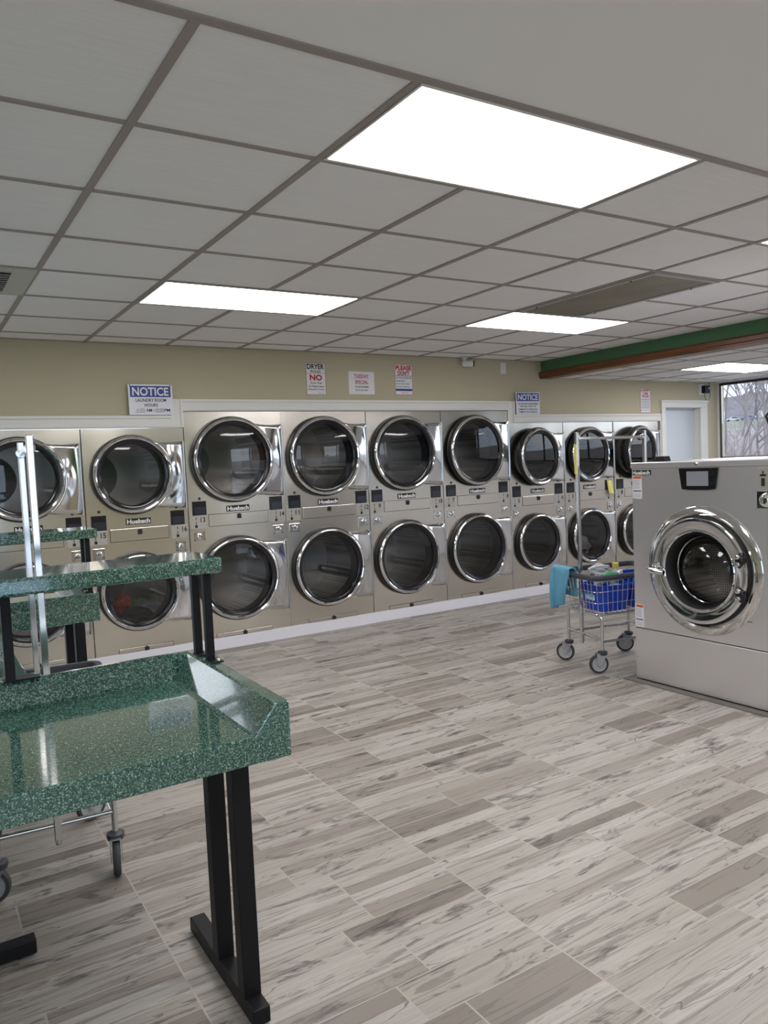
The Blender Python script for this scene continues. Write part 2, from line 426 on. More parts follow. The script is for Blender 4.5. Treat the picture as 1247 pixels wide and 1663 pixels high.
# white casing that steps around the dryers
def casing(name, pts, w=.095):
    bm = B()
    for (x0, x1, z0, z1) in pts:
        box(bm, x0, x1, YB - .028, YB, z0, z1)
        if x1 - x0 > z1 - z0:
            box(bm, x0, x1, YB - .038, YB - .028, z1 - .022, z1); box(bm, x0, x1, YB - .033, YB - .028, z0 + .008, z0 + .03)
        else:
            box(bm, x1 - .022, x1, YB - .038, YB - .028, z0, z1)
    return struct(name, bm, M_TRIM, bevel=.002)
casing('trim_3', [(-.35, 1.215, 1.872, 1.968), (1.215, 1.318, 1.872, 2.10), (1.318, 4.792, 2.004, 2.10), (4.792, 4.885, 1.872, 2.10), (4.885, 7.235, 1.872, 1.96), (7.235, 7.27, 0, 1.96)])
bm = B(); box(bm, -.35, 7.235, YB - .035, YB - .018, 0, .098); box(bm, -.35, 7.235, YB - .022, YB + .1, .09, .098); struct('baseboard_back', bm, M_BASEW, bevel=.002)
# white door, its casing and recess
bm = B(); box(bm, 7.35, 8.02, YB + .085, YB + .13, .01, 2.03); d1 = struct('door_1', bm, mat('door_white', (.62, .68, .75), .4))
bm = B(); lathe(bm, [(0, -.06), (.022, -.06), (.028, -.045), (.022, -.03), (.011, -.02), (.011, 0), (.028, 0)], 20, Matrix.Translation((7.42, YB + .085, 1.0)) @ Matrix.Rotation(-PI/2, 4, 'X') )
obj('door_knob', bm, M_TUBE, d1, True)
bm = B(); box(bm, 7.350, 7.354, YB + .001, YB + .084, 0, 2.03); box(bm, 8.018, 8.022, YB + .001, YB + .084, 0, 2.03); box(bm, 7.354, 8.018, YB + .001, YB + .084, 2.03, 2.035)
box(bm, 7.271, 7.345, YB - .025, YB, 0, 2.034); box(bm, 8.025, 8.165, YB - .025, YB, 0, 2.034); box(bm, 7.271, 8.165, YB - .025, YB, 2.035, 2.10)
box(bm, 7.258, 8.18, YB - .034, YB, 2.101, 2.125)
struct('trim_4', bm, M_TRIM, bevel=.002)
# glass street door at the far left of the back wall (outside the frame, seen in reflections)
bm = B()
for a, b in ((DX0, DX0 + .06), (-1.69, -1.61), (DX1 - .06, DX1)): box(bm, a, b, YB + .03, YB + .09, 0, 2.2)
box(bm, DX0, DX1, YB + .03, YB + .09, 0, .08); box(bm, DX0, DX1, YB + .03, YB + .09, 2.12, 2.2); box(bm, DX0, DX1, YB + .03, YB + .09, 1.0, 1.05)
w2 = struct('door_2', bm, mat('aluminium_frame', (.5, .5, .5), .3, .8))
bm = B(); box(bm, DX0, DX1, YB + .055, YB + .061, .1, 2.15); obj('pane', bm, M_WGLASS, w2)
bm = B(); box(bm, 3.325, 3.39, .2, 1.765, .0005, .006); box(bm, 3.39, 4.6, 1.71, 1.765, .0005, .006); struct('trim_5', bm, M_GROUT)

# ------------------------------------------------------------------ ceiling lights
def ceiling_light(x0, x1, y0, y1, z, label, group=None):
    t = thing('ceiling_light', label, 'light', ((x0 + x1) / 2, (y0 + y1) / 2, z)); hx, hy = (x1 - x0) / 2, (y1 - y0) / 2
    bm = B(); box(bm, -hx + .022, hx - .022, -hy + .022, hy - .022, -.004, .0); obj('diffuser', bm, M_DIFF, t)
    bm = B(); w = .022
    box(bm, -hx + .010, hx - .010, -hy + .010, -hy + w + .001, -.006, .0); box(bm, -hx + .010, hx - .010, hy - w - .001, hy - .010, -.006, .0)
    box(bm, -hx + .010, -hx + w + .001, -hy + w, hy - w, -.006, .0); box(bm, hx - w - .001, hx - .010, -hy + w, hy - w, -.006, .0)
    obj('frame', bm, M_WHITE, t)
G = lambda i: -.02 + .618 * i
J = lambda j: .035 + .6 * j
ceiling_light(G(1), G(3), J(0), J(1), H, 'large flat light panel nearest the viewer, top centre of the tile ceiling')
ceiling_light(G(1), G(3), J(4), J(5), H, 'flat light panel above dryers 11 to 16, left of the middle')
ceiling_light(G(5), G(7), J(4), J(5), H, 'flat light panel at the far end of the perforated air grille')
ceiling_light(G(5), G(7), J(0), J(1), H, 'flat light panel at the right picture edge, only its corner showing')
ceiling_light(6.40, 7.62, 3.01, 3.61, H2, 'flat light panel in the lower ceiling beyond the wooden beam')
ceiling_light(G(-3), G(-1), J(4), J(5), H, 'flat light panel left of the slotted vent, outside the view')
for (x, y, w_) in ((-1.2, -2.0, 'left'), (1.3, -2.6, 'middle'), (3.9, -2.6, 'right')):  # unseen panels added to light the near half of the room
    ceiling_light(x, x + 1.22, y, y + .6, H, w_ + ' one of three added light panels in the smooth ceiling board behind the viewer', None)
ceiling_light(6.40, 7.62, -2.0, -1.4, H2, 'flat light panel in the lower ceiling near the front')

# ------------------------------------------------------------------ air vents
t = thing('air_grille', 'long perforated beige return air grille set in the ceiling tiles', 'vent', ((G(5) + G(6)) / 2, J(3), H))
m = mat('perforated_beige_metal', (.42, .38, .28), .5); n = NT(m)
v = n.n('TexVoronoi'); v.inputs['Scale'].default_value = 38; v.inputs['Randomness'].default_value = 0; n.l(n.obj((1, 1, 0.01)), v.inputs['Vector'])
big = n.noise(n.obj(), 2.5, 2)
c = n.ramp(v.outputs['Distance'], [(.30, (.06, .05, .035)), (.45, (.38, .345, .26))]); n.l(n.mix(n.math('MULTIPLY', n.ramp(big, [(.4, (0, 0, 0)), (.65, (1, 1, 1))]), .4), c, (.12, .10, .07)), n.b.inputs['Base Color'])
bm = B(); box(bm, -.27, .27, -.565, .565, -.008, .002); obj('perforated_panel', bm, m, t)
bm = B()
for (a, b, c_, d) in ((-.298, -.268, -.59, .59), (.268, .298, -.59, .59), (-.268, .268, -.59, -.562), (-.268, .268, .562, .59)): box(bm, a, b, c_, d, -.014, .002)
obj('frame', bm, M_TEE2, t)
bm = B()
for sx in (-.283, .283):
    for sy in (-.4, .4): lathe(bm, [(0, -.019), (.006, -.018), (.007, -.014)], 10, Matrix.Translation((sx, sy, 0)))
obj('screw', bm, M_BLACK, t)
t = thing('air_vent', 'square slotted air vent in the ceiling at the left picture edge', 'vent', ((G(-1) + G(0)) / 2, (J(4) + J(5)) / 2, H))
bm = B()
for (a, b, c_, d) in ((-.30, -.20, -.29, .29), (.20, .31, -.29, .29), (-.2, .2, -.29, -.2), (-.2, .2, .2, .29)): box(bm, a, b, c_, d, -.008, .002)
obj('frame', bm, mat('ivory_metal', (.50, .50, .46), .5), t, bevel=.003)
bm = B(); box(bm, -.2, .2, -.2, .2, -.001, .002); obj('duct_opening', bm, M_BLACK, t)
for k in range(9):
    y = -.18 + .045 * k
    bm = B(); box(bm, -.2, .2, -.013, .013, -.0015, .0015, Matrix.Translation((0, y, -.012)) @ Matrix.Rotation(.6, 4, 'X')); obj('slat', bm, M_TEE2, t)

# ================================================================== DRYERS
def ring_door(root, cx, cz, r, ajar, kw, hx):
    """door part whose origin sits on its hinge line; kw: local name cache"""
    yd = -.075
    T = lambda x, y, z: Matrix.Translation((x, y, z))
    AX = Matrix.Rotation(PI/2, 4, 'X')       # lathe axis -> -y
    hinge = Vector((hx - .012, -.03, cz))
    ox, oy, oz = cx - hinge.x, 0 - hinge.y, 0
    D = T(ox, oy, oz) @ AX                   # height h maps to -y
    g = r - .012
    bm = B(); lathe(bm, [(g - .003, .050), (g, .064), (g - .006, .074), (g - .016, .078), (g - .025, .074), (g - .029, .060), (g - .026, .050)], 72, D, closed=True)
    door = obj('door', bm, M_CHROME, root, True); door.location = hinge; door.rotation_euler = (0, 0, ajar)
    bm = B(); lathe(bm, [(r - .004, .006), (r, .030), (r - .004, .052), (g - .05, .052), (g - .06, .030), (g - .06, .006)], 64, D, closed=True); obj('gasket', bm, M_BLACK, door, True)
    bm = B(); lathe(bm, [(g - .026, .064), (g - .046, .062), (g - .060, .054), (g - .064, .036), (g - .03, .036)], 64, D, closed=True); obj('inner_ring', bm, M_BLKGLOSS, door, True)
    bm = B(); lathe(bm, [(0, .053), (.10, .0535), (g - .058, .046)], 64, D)
    obj('glass', bm, M_DGLASS, door, True)
    # polished hinge plate reaching from the ring to the machine's right edge
    bm = B(); N = 14; t0, t1 = math.radians(62), math.radians(-62); R0 = g - .006
    xe = hx - .022 - hinge.x
    zt, zb = r * .80, -r * .90
    prev = None
    for i in range(N + 1):
        a = t0 + (t1 - t0) * i / N; s = i / N
        p = Vector((ox + R0 * math.cos(a), oy - .062, R0 * math.sin(a)))
        ze = zt + (zb - zt) * s
        row = []
        for k in range(7):
            f = k / 6; q = p.lerp(Vector((xe, oy - .040, ze)), f)
            bow = 0
            if s == 0: bow = -.012 * math.sin(PI * f)
            q.y += .003 * math.sin(PI * f); q.z += bow
            row.append(bm.verts.new(q))
        if prev:
            for k in range(6): bm.faces.new((prev[k], prev[k + 1], row[k + 1], row[k]))
        prev = row
    o = obj('hinge_plate', bm, M_PLATE, door, True); sd = o.modifiers.new('thick', 'SOLIDIFY'); sd.thickness = .006
    bm = B(); tube(bm, [(xe + .004, oy - .036, zb - .004), (xe + .004, oy - .036, zt + .004)], .009, 12)
    obj('hinge_bar', bm, M_TUBE, door, True)
    return door
def drum(root, cx, cz, r):
    T = Matrix.Translation((cx, 0, cz)) @ Matrix.Rotation(-PI/2, 4, 'X')   # height -> +y
    R = r + .035
    bm = B(); lathe(bm, [(r - .062, .006), (r - .062, .10), (R, .11), (R, .78), (0, .785)], 64, T)
    d = obj('drum', bm, M_DRUM, root, True)
    for k in range(3):
        bm = B(); a = math.radians(20 + 120 * k); c, s = math.cos(a), math.sin(a)
        poly(bm, [(R - .005, -.045), (R - .07, -.012), (R - .07, .012), (R - .005, .045)], .13, .75, Matrix.Translation((cx, 0, cz)) @ Matrix.Rotation(a, 4, 'Y'))
        obj('baffle', bm, M_BAFFLE, d, bevel=.008)
    bm = B(); lathe(bm, [(0, .735), (.19, .735), (.20, .74), (.20, .75)], 48, Matrix.Translation((cx - .14, 0, cz)) @ Matrix.Rotation(-PI/2, 4, 'X')); obj('back_disc', bm, M_GREYDISC, d, True)  # off-centre grey disc at the drum back, a lens shape through the glass
    bm = B(); lathe(bm, [(r - .058, .002), (r - .066, .002), (r - .066, .10), (r - .058, .10)], 64, T, closed=True); obj('drum_collar', bm, M_COLLAR, d, True)
    return d
BIG = dict(w=.868, h=1.998, zu=1.595, zl=.593, r=.362, split=1.025, disp=(1.145, 1.26), num=(1.035, 1.142), dot=1.282, name=(1.158, 1.208), nw=.205, pan=(1.045, 1.143), coin=(.932, 1.010), knob=1.122, cw=.10, dw=.118)
SML = dict(w=.792, h=1.868, zu=1.505, zl=.580, r=.315, split=.955, disp=(1.083, 1.200), num=(.972, 1.080), dot=1.228, name=(1.112, 1.160), nw=.195, pan=(.985, 1.083), coin=(.858, .945), knob=1.058, cw=.088, dw=.112)
def dryer(xc, P, na, nb, label, ajar_u=0, ajar_l=0):
    w, h, r = P['w'], P['h'], P['r']; x0, x1 = -w / 2, w / 2; cx = -.036
    t = thing('stacked_dryer', label, 'dryer', (xc, 4.500, 0), 0, 'stacked tumble dryers along the back wall')
    bm = B()
    panel_hole(bm, x0, x1, P['split'] + .003, h, cx, P['zu'], r - .062, 0)
    panel_hole(bm, x0, x1, .10, P['split'] - .003, cx, P['zl'], r - .062, 0)
    box(bm, x0, x1, .004, .012, P['split'] - .004, P['split'] + .004)
    body = obj('front_panel', bm, M_STEEL, t)
    bm = B(); box(bm, x0, x0 + .004, .001, 1.0, 0.02, h); box(bm, x1 - .004, x1, .001, 1.0, .02, h); box(bm, x0, x1, .001, 1.0, h - .004, h); box(bm, x0, x1, .99, 1.0, .02, h)
    obj('cabinet', bm, M_GREYDISC, t)
    ring_door(t, cx, P['zu'], r, ajar_u, 'u', x1); ring_door(t, cx, P['zl'], r, ajar_l, 'l', x1)
    drum(t, cx, P['zu'], r); drum(t, cx, P['zl'], r)
    for s, num in ((-1, na), (1, nb)):
        dx = s * (w / 2 - .032 - P['dw'] / 2)
        bm = B(); box(bm, dx - P['dw'] / 2, dx + P['dw'] / 2, -.007, .001, *P['disp']); d = obj('control_display', bm, M_BLKGLOSS, t, bevel=.002)
        z0, z1 = P['disp']
        bm = B(); box(bm, dx - .044, dx + .052, -.0085, -.007, z0 + .008, z0 + .068); obj('screen', bm, M_SCREEN, d)
        bm = B(); lathe(bm, [(0, .006), (.010, .006), (.012, 0)], 20, Matrix.Translation((dx - .006 * s, 0, P['dot'])) @ Matrix.Rotation(PI/2, 4, 'X')); obj('lock', bm, M_BLACK, t, True)
        bm = B(); pw = .135; pc = s * (w / 2 - .008 - pw / 2)
        box(bm, pc - pw / 2, pc + pw / 2, -.003, .001, *P['num']); pl = obj('number_plate', bm, M_PLATEGREY, t, bevel=.001)
        zc = (P['num'][0] + P['num'][1]) / 2
        if num: text('machine_number', num, M_INK, pl, pc + .040, zc + .018, .026 * (.45 + .55 * len(num)), .042, -.0042, .02)
        bm = B()
        for zz, ww in ((zc + .030, .006), (zc - .008, .006), (zc - .034, .022)): box(bm, pc - .018 - ww / 2, pc - .018 + ww / 2, -.0042, -.003, zz - .011, zz + .011)
        obj('arrow_marks', bm, M_INK, pl)
        cc = s * (w / 2 - .030 - P['cw'] / 2); c0, c1 = P['coin']; cm = (c0 + c1) / 2
        bm = B(); box(bm, cc - P['cw'] / 2, cc + P['cw'] / 2, -.008, .001, c0, c1); co = obj('coin_slot', bm, M_PLATE, t, bevel=.002)
        bm = B(); lathe(bm, [(0, .020), (.010, .021), (.015, .014), (.024, .012), (.027, 0)], 24, Matrix.Translation((cc, -.006, cm)) @ Matrix.Rotation(PI/2, 4, 'X')); obj('coin_lock', bm, M_CHROME, co, True)
        bm = B(); box(bm, cc - .010, cc + .010, -.0285, -.0255, cm - .0015, cm + .0015)
        for a in (-1, 1):
            for b in (-1, 1): lathe(bm, [(0, .011), (.004, .010), (.005, .007)], 8, Matrix.Translation((cc + a * (P['cw'] / 2 - .009), 0, cm + b * .031)) @ Matrix.Rotation(PI/2, 4, 'X'))
        obj('rivets', bm, M_BLACK, co)
    nx = cx + .03; zc = sum(P['name']) / 2
    bm = B(); box(bm, nx - P['nw'] / 2, nx + P['nw'] / 2, -.005, .001, *P['name']); npl = obj('nameplate', bm, M_INK, t, bevel=.001)
    text('lettering', 'Huebsch', M_PAPER, npl, nx, zc, P['nw'] - .014, .036, -.0062, .035)
    # lint drawer and lower access panel: shallow raised panels outlined by a dark seam
    for (a, b, z0, z1, kz, nm) in ((x0 + .168, x1 - .168, *P['pan'], P['knob'], 'lint_drawer'), (x0 + .178, x1 - .185, .103, .134, .118, 'access_panel')):
        bm = B(); box(bm, a - .003, b + .003, -.0012, .001, z0 - .003, z1 + .003); sm = obj(nm, bm, M_INK, t)
        bm = B(); box(bm, a, b, -.0045, -.001, z0, z1); obj('face', bm, M_STEEL, sm, bevel=.002)
        kx = (a + b) / 2
        bm = B(); lathe(bm, [(0, .022), (.014, .022), (.017, .016), (.017, .004)], 20, Matrix.Translation((kx, 0, kz)) @ Matrix.Rotation(PI/2, 4, 'X'))
        poly(bm, [(kx - .014, kz), (kx + .014, kz), (kx + .018, kz - .026), (kx - .018, kz - .026)], -.012, -.004)
        obj('knob', bm, M_BLACK, sm, True)
    return t
dryer(.115, SML, '17', '18', 'leftmost stacked dryer at the picture edge, behind the folding table shelves')
dryer(.914, SML, '15', '16', 'stacked steel dryer with numbers 15 and 16, coloured laundry in its lower drum')
dryer(1.751, BIG, '13', '14', 'leftmost of the four tall stacked dryers, numbered 13 and 14, behind the table shelf end')
dryer(2.617, BIG, '11', '12', 'second tall stacked dryer, numbered 11 and 12, below the sign with big NO')
dryer(3.478, BIG, '9', '10', 'third tall stacked dryer, numbered 9 and 10, below the red PLEASE DON\'T sign')
dryer(4.354, BIG, '7', '8', 'rightmost of the four tall stacked dryers, numbered 7 and 8, beside the casing step', .03)
dryer(5.190, SML, '5', '6', 'short stacked dryer below the responsibility notice, numbered 5 and 6, upper door ajar', .085)
dryer(5.991, SML, '3', '4', 'lower stacked steel dryer with a yellow note on its right display', .02)
dryer(6.800, SML, '1', '2', 'rightmost stacked dryer, upper door ajar, half hidden by the big washer', .13)

# clothing inside drums
def garment(name, cx, cy, cz, s, col, label, seed):
    rnd = random.Random(seed); bm = B(); bmesh.ops.create_icosphere(bm, subdivisions=4, radius=1)
    f = [(rnd.uniform(1.5, 6), rnd.uniform(0, 6), Vector([rnd.uniform(-1, 1) for _ in range(3)]).normalized()) for _ in range(9)]
    for v in bm.verts:
        p = v.co.copy(); k = 1
        for fr, ph, d in f: k += .075 * math.sin(fr * 2 * p.dot(d) + ph)
        k += .12 * abs(math.sin(7 * p.dot(f[0][2]) + 3 * p.dot(f[1][2])))
        v.co = Vector((p.x * s[0] * k, p.y * s[1] * k, p.z * s[2] * k))
        if v.co.z < -s[2] * .75: v.co.z = -s[2] * .75
    o = obj(name, bm, mat('cloth_' + str(seed), col, .9), None, True, loc=(cx, cy, cz)); tag(o, label, 'clothing'); return o
garment('shirt', .71, 4.72, .385, (.12, .12, .09), (.42, .03, .03), 'crumpled red cloth in the lower drum of dryer 15 and 16', 11)
garment('shirt', .90, 4.80, .40, (.13, .13, .10), (.10, .20, .07), 'crumpled green cloth in the lower drum of dryer 15 and 16', 12)
garment('shirt', 1.04, 4.74, .40, (.11, .11, .08), (.40, .40, .42), 'crumpled pale grey cloth in the lower drum of dryer 15 and 16', 13)
garment('shirt', .87, 4.62, .365, (.12, .07, .06), (.05, .035, .045), 'crumpled dark cloth at the glass of lower drum 15 and 16', 14)
garment('shirt', .78, 4.66, .49, (.06, .07, .05), (.50, .07, .03), 'small orange red cloth on top of the laundry in drum 15 and 16', 15)
garment('towel', 6.03, 4.76, .42, (.15, .13, .12), (.62, .60, .56), 'white crumpled cloth in the lower drum of the dryer with the note', 16)
garment('trousers', 5.92, 4.68, .365, (.14, .08, .06), (.03, .03, .03), 'dark crumpled cloth under the white one in that same drum', 17)
# sticky note on the display of dryer 3 and 4
bm = B(); N = 8
for i in range(N + 1):
    s = i / N
    for x in (-.04, .04): bm.verts.new((x + .012 * s, -.004 - .022 * s * s, .07 - .16 * s))
bm.verts.ensure_lookup_table()
for i in range(N): bm.faces.new((bm.verts[2*i], bm.verts[2*i+1], bm.verts[2*i+3], bm.verts[2*i+2]))
o = obj('sticky_note', bm, M_YEL, None, True, loc=(6.30, 4.489, 1.125)); tag(o, 'yellow paper note stuck over a dryer display', 'note')
sd = o.modifiers.new('thick', 'SOLIDIFY'); sd.thickness = .001

# ================================================================== SIGNS
def sign(name, x0, x1, z0, z1, m, label, tilt=0):
    t = thing(name, label, 'sign', ((x0 + x1) / 2, YB - .0005, (z0 + z1) / 2)); t.rotation_euler = (tilt, 0, 0)
    bm = B(); box(bm, -(x1 - x0) / 2, (x1 - x0) / 2, -.003, 0, -(z1 - z0) / 2, (z1 - z0) / 2); obj('board', bm, m, t); return t
def band(t, x0, x1, z0, z1, m, nm='band', y=-.0036):
    bm = B(); box(bm, x0, x1, y, -.003, z0, z1); return obj(nm, bm, m, t)
def line(t, s, m, z, w, h, bold=.015, x=0, y=-.0046): return text('lettering', s, m, t, x, z, w, h, y, bold)
def border(t, w, h, m, b=.004):
    bm = B()
    for q in ((-w/2, w/2, h/2 - b, h/2), (-w/2, w/2, -h/2, -h/2 + b), (-w/2, -w/2 + b, -h/2, h/2), (w/2 - b, w/2, -h/2, h/2)): box(bm, q[0], q[1], -.0038, -.003, q[2], q[3])
    obj('border', bm, m, t)
# notice with laundry room hours (leans on the casing)
t = sign('notice_sign', .886, 1.234, 1.972, 2.212, M_SIGNW, 'white and blue notice sign with the laundry room hours'); t.location.y = YB - .043
bm = B(); box(bm, -.174, .174, 0, .004, .0, .12); 
obj('mounting_strip', bm, M_SIGNW, t)
band(t, -.160, .160, .020, .108, M_BLUE); line(t, 'NOTICE', M_SIGNW, .064, .285, .066, .02)
line(t, 'LAUNDRY ROOM', M_INK, -.004, .24, .026); line(t, 'HOURS', M_INK, -.043, .105, .024)
line(t, 'AM', M_INK, -.084, .045, .024, x=-.02); line(t, 'PM', M_INK, -.084, .045, .024, x=.125)
line(t, '6:00', mat('faded_ink', (.25, .27, .33), .6), -.080, .062, .024, 0, x=-.085); line(t, '-', M_INK, -.084, .012, .004, x=.018); line(t, '10:00', mat('grey_ink', (.12, .12, .15), .6), -.081, .066, .026, 0, x=.064)
band(t, -.125, -.050, -.100, -.0975, M_INK, 'underline'); band(t, .03, .10, -.100, -.0975, M_INK, 'underline'); band(t, .112, .16, -.108, -.1065, M_INK, 'underline')
bm = B()
for x in (-.16, .16): lathe(bm, [(0, .006), (.004, .005), (.005, .003)], 10, Matrix.Translation((x, 0, .113)) @ Matrix.Rotation(PI/2, 4, 'X'))
obj('screw', bm, M_INK, t)
# dryer rules
t = sign('rules_sign', 2.462, 2.657, 2.149, 2.432, M_PAPER, 'tall dryer rules sign with a big red NO'); border(t, .195, .283, M_INK, .0025)
line(t, 'DRYER', M_INK, .110, .172, .046, .03); line(t, 'RULES', M_INK, .066, .10, .022, .02); band(t, -.095, .095, .048, .050, M_INK, 'rule')
line(t, 'NO', M_RED, .012, .125, .052, .04); line(t, 'Shoes, Rugs', M_INK, -.037, .12, .018); line(t, 'Or Plastic Items', M_INK, -.066, .155, .018); line(t, 'Allowed in Dryer', M_INK, -.095, .165, .019)
line(t, 'Thank You', M_RED, -.126, .06, .010, 0, x=.045)
# tuesday special
t = sign('special_offer_sign', 2.897, 3.173, 2.158, 2.367, M_PAPER, 'white paper sheet announcing the Tuesday special')
line(t, 'TUESDAY', M_MAG, .064, .155, .030); band(t, -.08, .085, .044, .0465, M_MAG, 'underline'); line(t, 'SPECIAL', M_MAG, .010, .14, .030); band(t, -.07, .075, -.010, -.0075, M_MAG, 'underline')
line(t, '30 LB WASHERS', M_INK, -.036, .145, .017); line(t, '$2.75 ALL DAY', M_INK, -.068, .135, .017)
# please don't
t = sign('rules_sign', 3.408, 3.609, 2.157, 2.447, M_PAPER, 'red and blue sign headed PLEASE DON\'T'); border(t, .201, .290, M_RED, .0028)
line(t, 'PLEASE', M_RED, .112, .18, .045, .035); line(t, "DON'T", M_RED, .062, .135, .044, .035); band(t, -.1, .1, .032, .036, M_NAVY, 'rule')
for z, s, w in ((.018, 'Leave Clothes Unattended', .175), (-.012, 'Overload Washers', .10), (-.042, 'Sit On Folding Tables', .15), (-.070, 'Use Dyes In Machines', .155)): line(t, s, M_NAVY, z, w, .014, .02, x=(w - .178) / 2)
band(t, -.095, .095, -.108, -.088, M_NAVY, 'footer'); line(t, 'Thank You', M_RED, -.124, .075, .010, .01)
# second notice
t = sign('notice_sign', 4.896, 5.232, 1.961, 2.193, M_SIGNW, 'white and blue notice sign about responsibility, at the step of the casing'); t.location.y = YB - .043
bm = B(); box(bm, -.165, .165, 0, .004, .0, .10); obj('mounting_strip', bm, M_SIGNW, t)
band(t, -.158, .158, .022, .108, M_BLUE); line(t, 'NOTICE', M_SIGNW, .064, .285, .062, .02)
for z, s, w in ((-.006, 'WE ARE NOT RESPONSIBLE', .29), (-.034, 'FOR FIRE, THEFT OR', .23), (-.064, 'DAMAGE TO VEHICLE OR', .27), (-.092, 'ITEMS OF ANY PERSON.', .26)): line(t, s, M_INK, z, w, .018)
# laundry care rules
t = sign('rules_sign', 6.910, 7.091, 1.975, 2.262, M_PAPER, 'small red and blue rules sign above the rightmost dryer'); border(t, .181, .287, M_RED, .003)
line(t, 'LAUNDRY', M_RED, .124, .165, .026, .035); line(t, 'CARE', M_RED, .086, .09, .028, .035); line(t, 'RULES', M_RED, .052, .115, .028, .035)
for k in range(6): band(t, -.075, .075, .014 - .021 * k, .020 - .021 * k, M_NAVY, 'text_line')
band(t, -.088, .088, -.115, -.111, M_INK, 'rule')

# ------------------------------------------------------------------ wall devices
t = thing('security_camera', 'white bullet security camera hanging where ceiling meets wall', 'camera', (4.21, 4.46, H - .006))
bm = B(); lathe(bm, [(0, 0), (.030, 0), (.030, -.012), (.012, -.016), (.012, -.05)], 24); obj('mount', bm, M_WHITE, t, True)
bm = B(); D = Matrix.Translation((.02, -.01, -.062)) @ Matrix.Rotation(math.radians(92), 4, 'Y') @ Matrix.Rotation(math.radians(35), 4, 'X')
lathe(bm, [(0, -.045), (.022, -.045), (.030, -.035), (.031, .065), (0, .066)], 28, D); obj('housing', bm, M_WHITE, t, True)
bm = B(); lathe(bm, [(0, .066), (.029, .066), (.030, .078), (.024, .080), (0, .074)], 28, D); obj('lens', bm, M_BLKGLOSS, t, True)
t = thing('wall_plate', 'blank white wall plate high beside the wooden beam', 'plate', (4.77, YB, 2.445))
bm = B(); box(bm, -.036, .036, -.006, 0, -.057, .057); p = obj('plate', bm, M_WHITE, t, bevel=.002)
bm = B(); box(bm, -.016, .016, -.010, -.006, -.033, .033); obj('insert', bm, M_TRIM, t, bevel=.002)
t = thing('speaker_box', 'small black device on a white wall box above the white door', 'device', (8.10, YB, 2.265))
bm = B(); box(bm, -.085, .02, -.02, 0, -.07, .07); obj('wall_box', bm, M_WHITE, t, bevel=.004)
bm = B(); box(bm, -.045, .06, -.075, -.02, -.05, .045); obj('housing', bm, M_BLKMET, t, bevel=.006)
bm = B(); box(bm, .01, .055, -.079, -.074, .0, .03); obj('display', bm, M_SCREEN, t)
bm = B(); tube(bm, [(.0, -.03, -.05), (.01, -.03, -.11), (.05, -.03, -.15), (.10, -.03, -.13), (.13, -.02, -.06), (.14, -.012, .05), (.12, -.012, .095)], .003, 8); obj('cable', bm, M_BLKMET, t, True)

# ================================================================== WASHER
t = thing('washing_machine', 'large stainless steel front-loading washer with a round chrome door', 'washer', (3.385, 1.19, 0), 0)
# local: face plane x=0 (towards -x), y -> along the face, z up
WM = Matrix.Rotation(-PI/2, 4, 'Z')    # maps local (x right along face, y depth) to world: x->-y, y->+x
def wobj(name, bm, m, parent=t, **k):
    bmesh.ops.transform(bm, matrix=WM, verts=bm.verts[:]); return obj(name, bm, m, parent, **k)
def wtext(s, m, parent, x, z, w, h, y, bold=.02): return text('lettering', s, m, parent, x, z, w, h, y, bold, rot=WM)
AX = Matrix.Rotation(PI/2, 4, 'X')
zc = .775
bm = B(); panel_hole(bm, -.515, .515, .355, 1.398, 0, zc, .30, 0); wobj('front_panel', bm, M_WASH)
bm = B(); box(bm, -.515, -.511, .001, 1.15, .01, 1.398); box(bm, .511, .515, .001, 1.15, .01, 1.398); box(bm, -.515, .515, 1.14, 1.15, .01, 1.398); wobj('side_panels', bm, M_WASH)
bm = B(); box(bm, -.515, .515, -.0, .03, .012, .349); wobj('base_panel', bm, M_WASH, bevel=.004)
bm = B(); box(bm, -.512, .512, .012, .03, .34, .36); box(bm, -.50, .50, .02, 1.1, 0, .02); wobj('plinth', bm, M_BLACK)
bm = B(); box(bm, -.520, .520, -.008, 1.15, 1.400, 1.436); wobj('lid', bm, M_WASH, bevel=.005)
bm = B(); lathe(bm, [(0, .018), (.006, .017), (.010, .012), (.011, 0)], 16, Matrix.Translation((-.022, -.008, 1.420)) @ AX); wobj('lid_screw', bm, M_CHROME, smooth=True)
bm = B(); lathe(bm, [(.388, 0), (.390, .006), (.382, .014), (.350, .022), (.338, .016), (.332, -.01), (.30, -.03), (.30, 0)], 96, Matrix.Translation((0, 0, zc)) @ AX); wobj('door_flange', bm, M_PLATE, smooth=True)
bm = B(); lathe(bm, [(.336, -.005), (.334, .012), (.322, .014), (.318, -.01)], 72, Matrix.Translation((-.012, 0, zc)) @ AX, closed=True); wobj('seal', bm, M_BLACK, smooth=True)
bm = B(); lathe(bm, [(.325, .004), (.325, .030), (.318, .042), (.300, .046), (.262, .030), (.246, .030), (.240, .036), (.234, .030), (.234, 0)], 96, Matrix.Translation((-.014, 0, zc)) @ AX)
dr = wobj('door', bm, M_CHROME, smooth=True)
bm = B(); lathe(bm, [(.236, .028), (.222, .012), (.205, -.05), (.200, -.09), (.21, -.10), (.232, -.10)], 72, Matrix.Translation((-.014, 0, zc)) @ AX, closed=True); wobj('rubber_bezel', bm, M_BLACK, dr, smooth=True)
bm = B(); lathe(bm, [(0, .022), (.06, .018), (.12, .006), (.17, -.02), (.204, -.06)], 72, Matrix.Translation((-.014, 0, zc)) @ AX); wobj('glass', bm, M_DGLASS, dr, smooth=True)
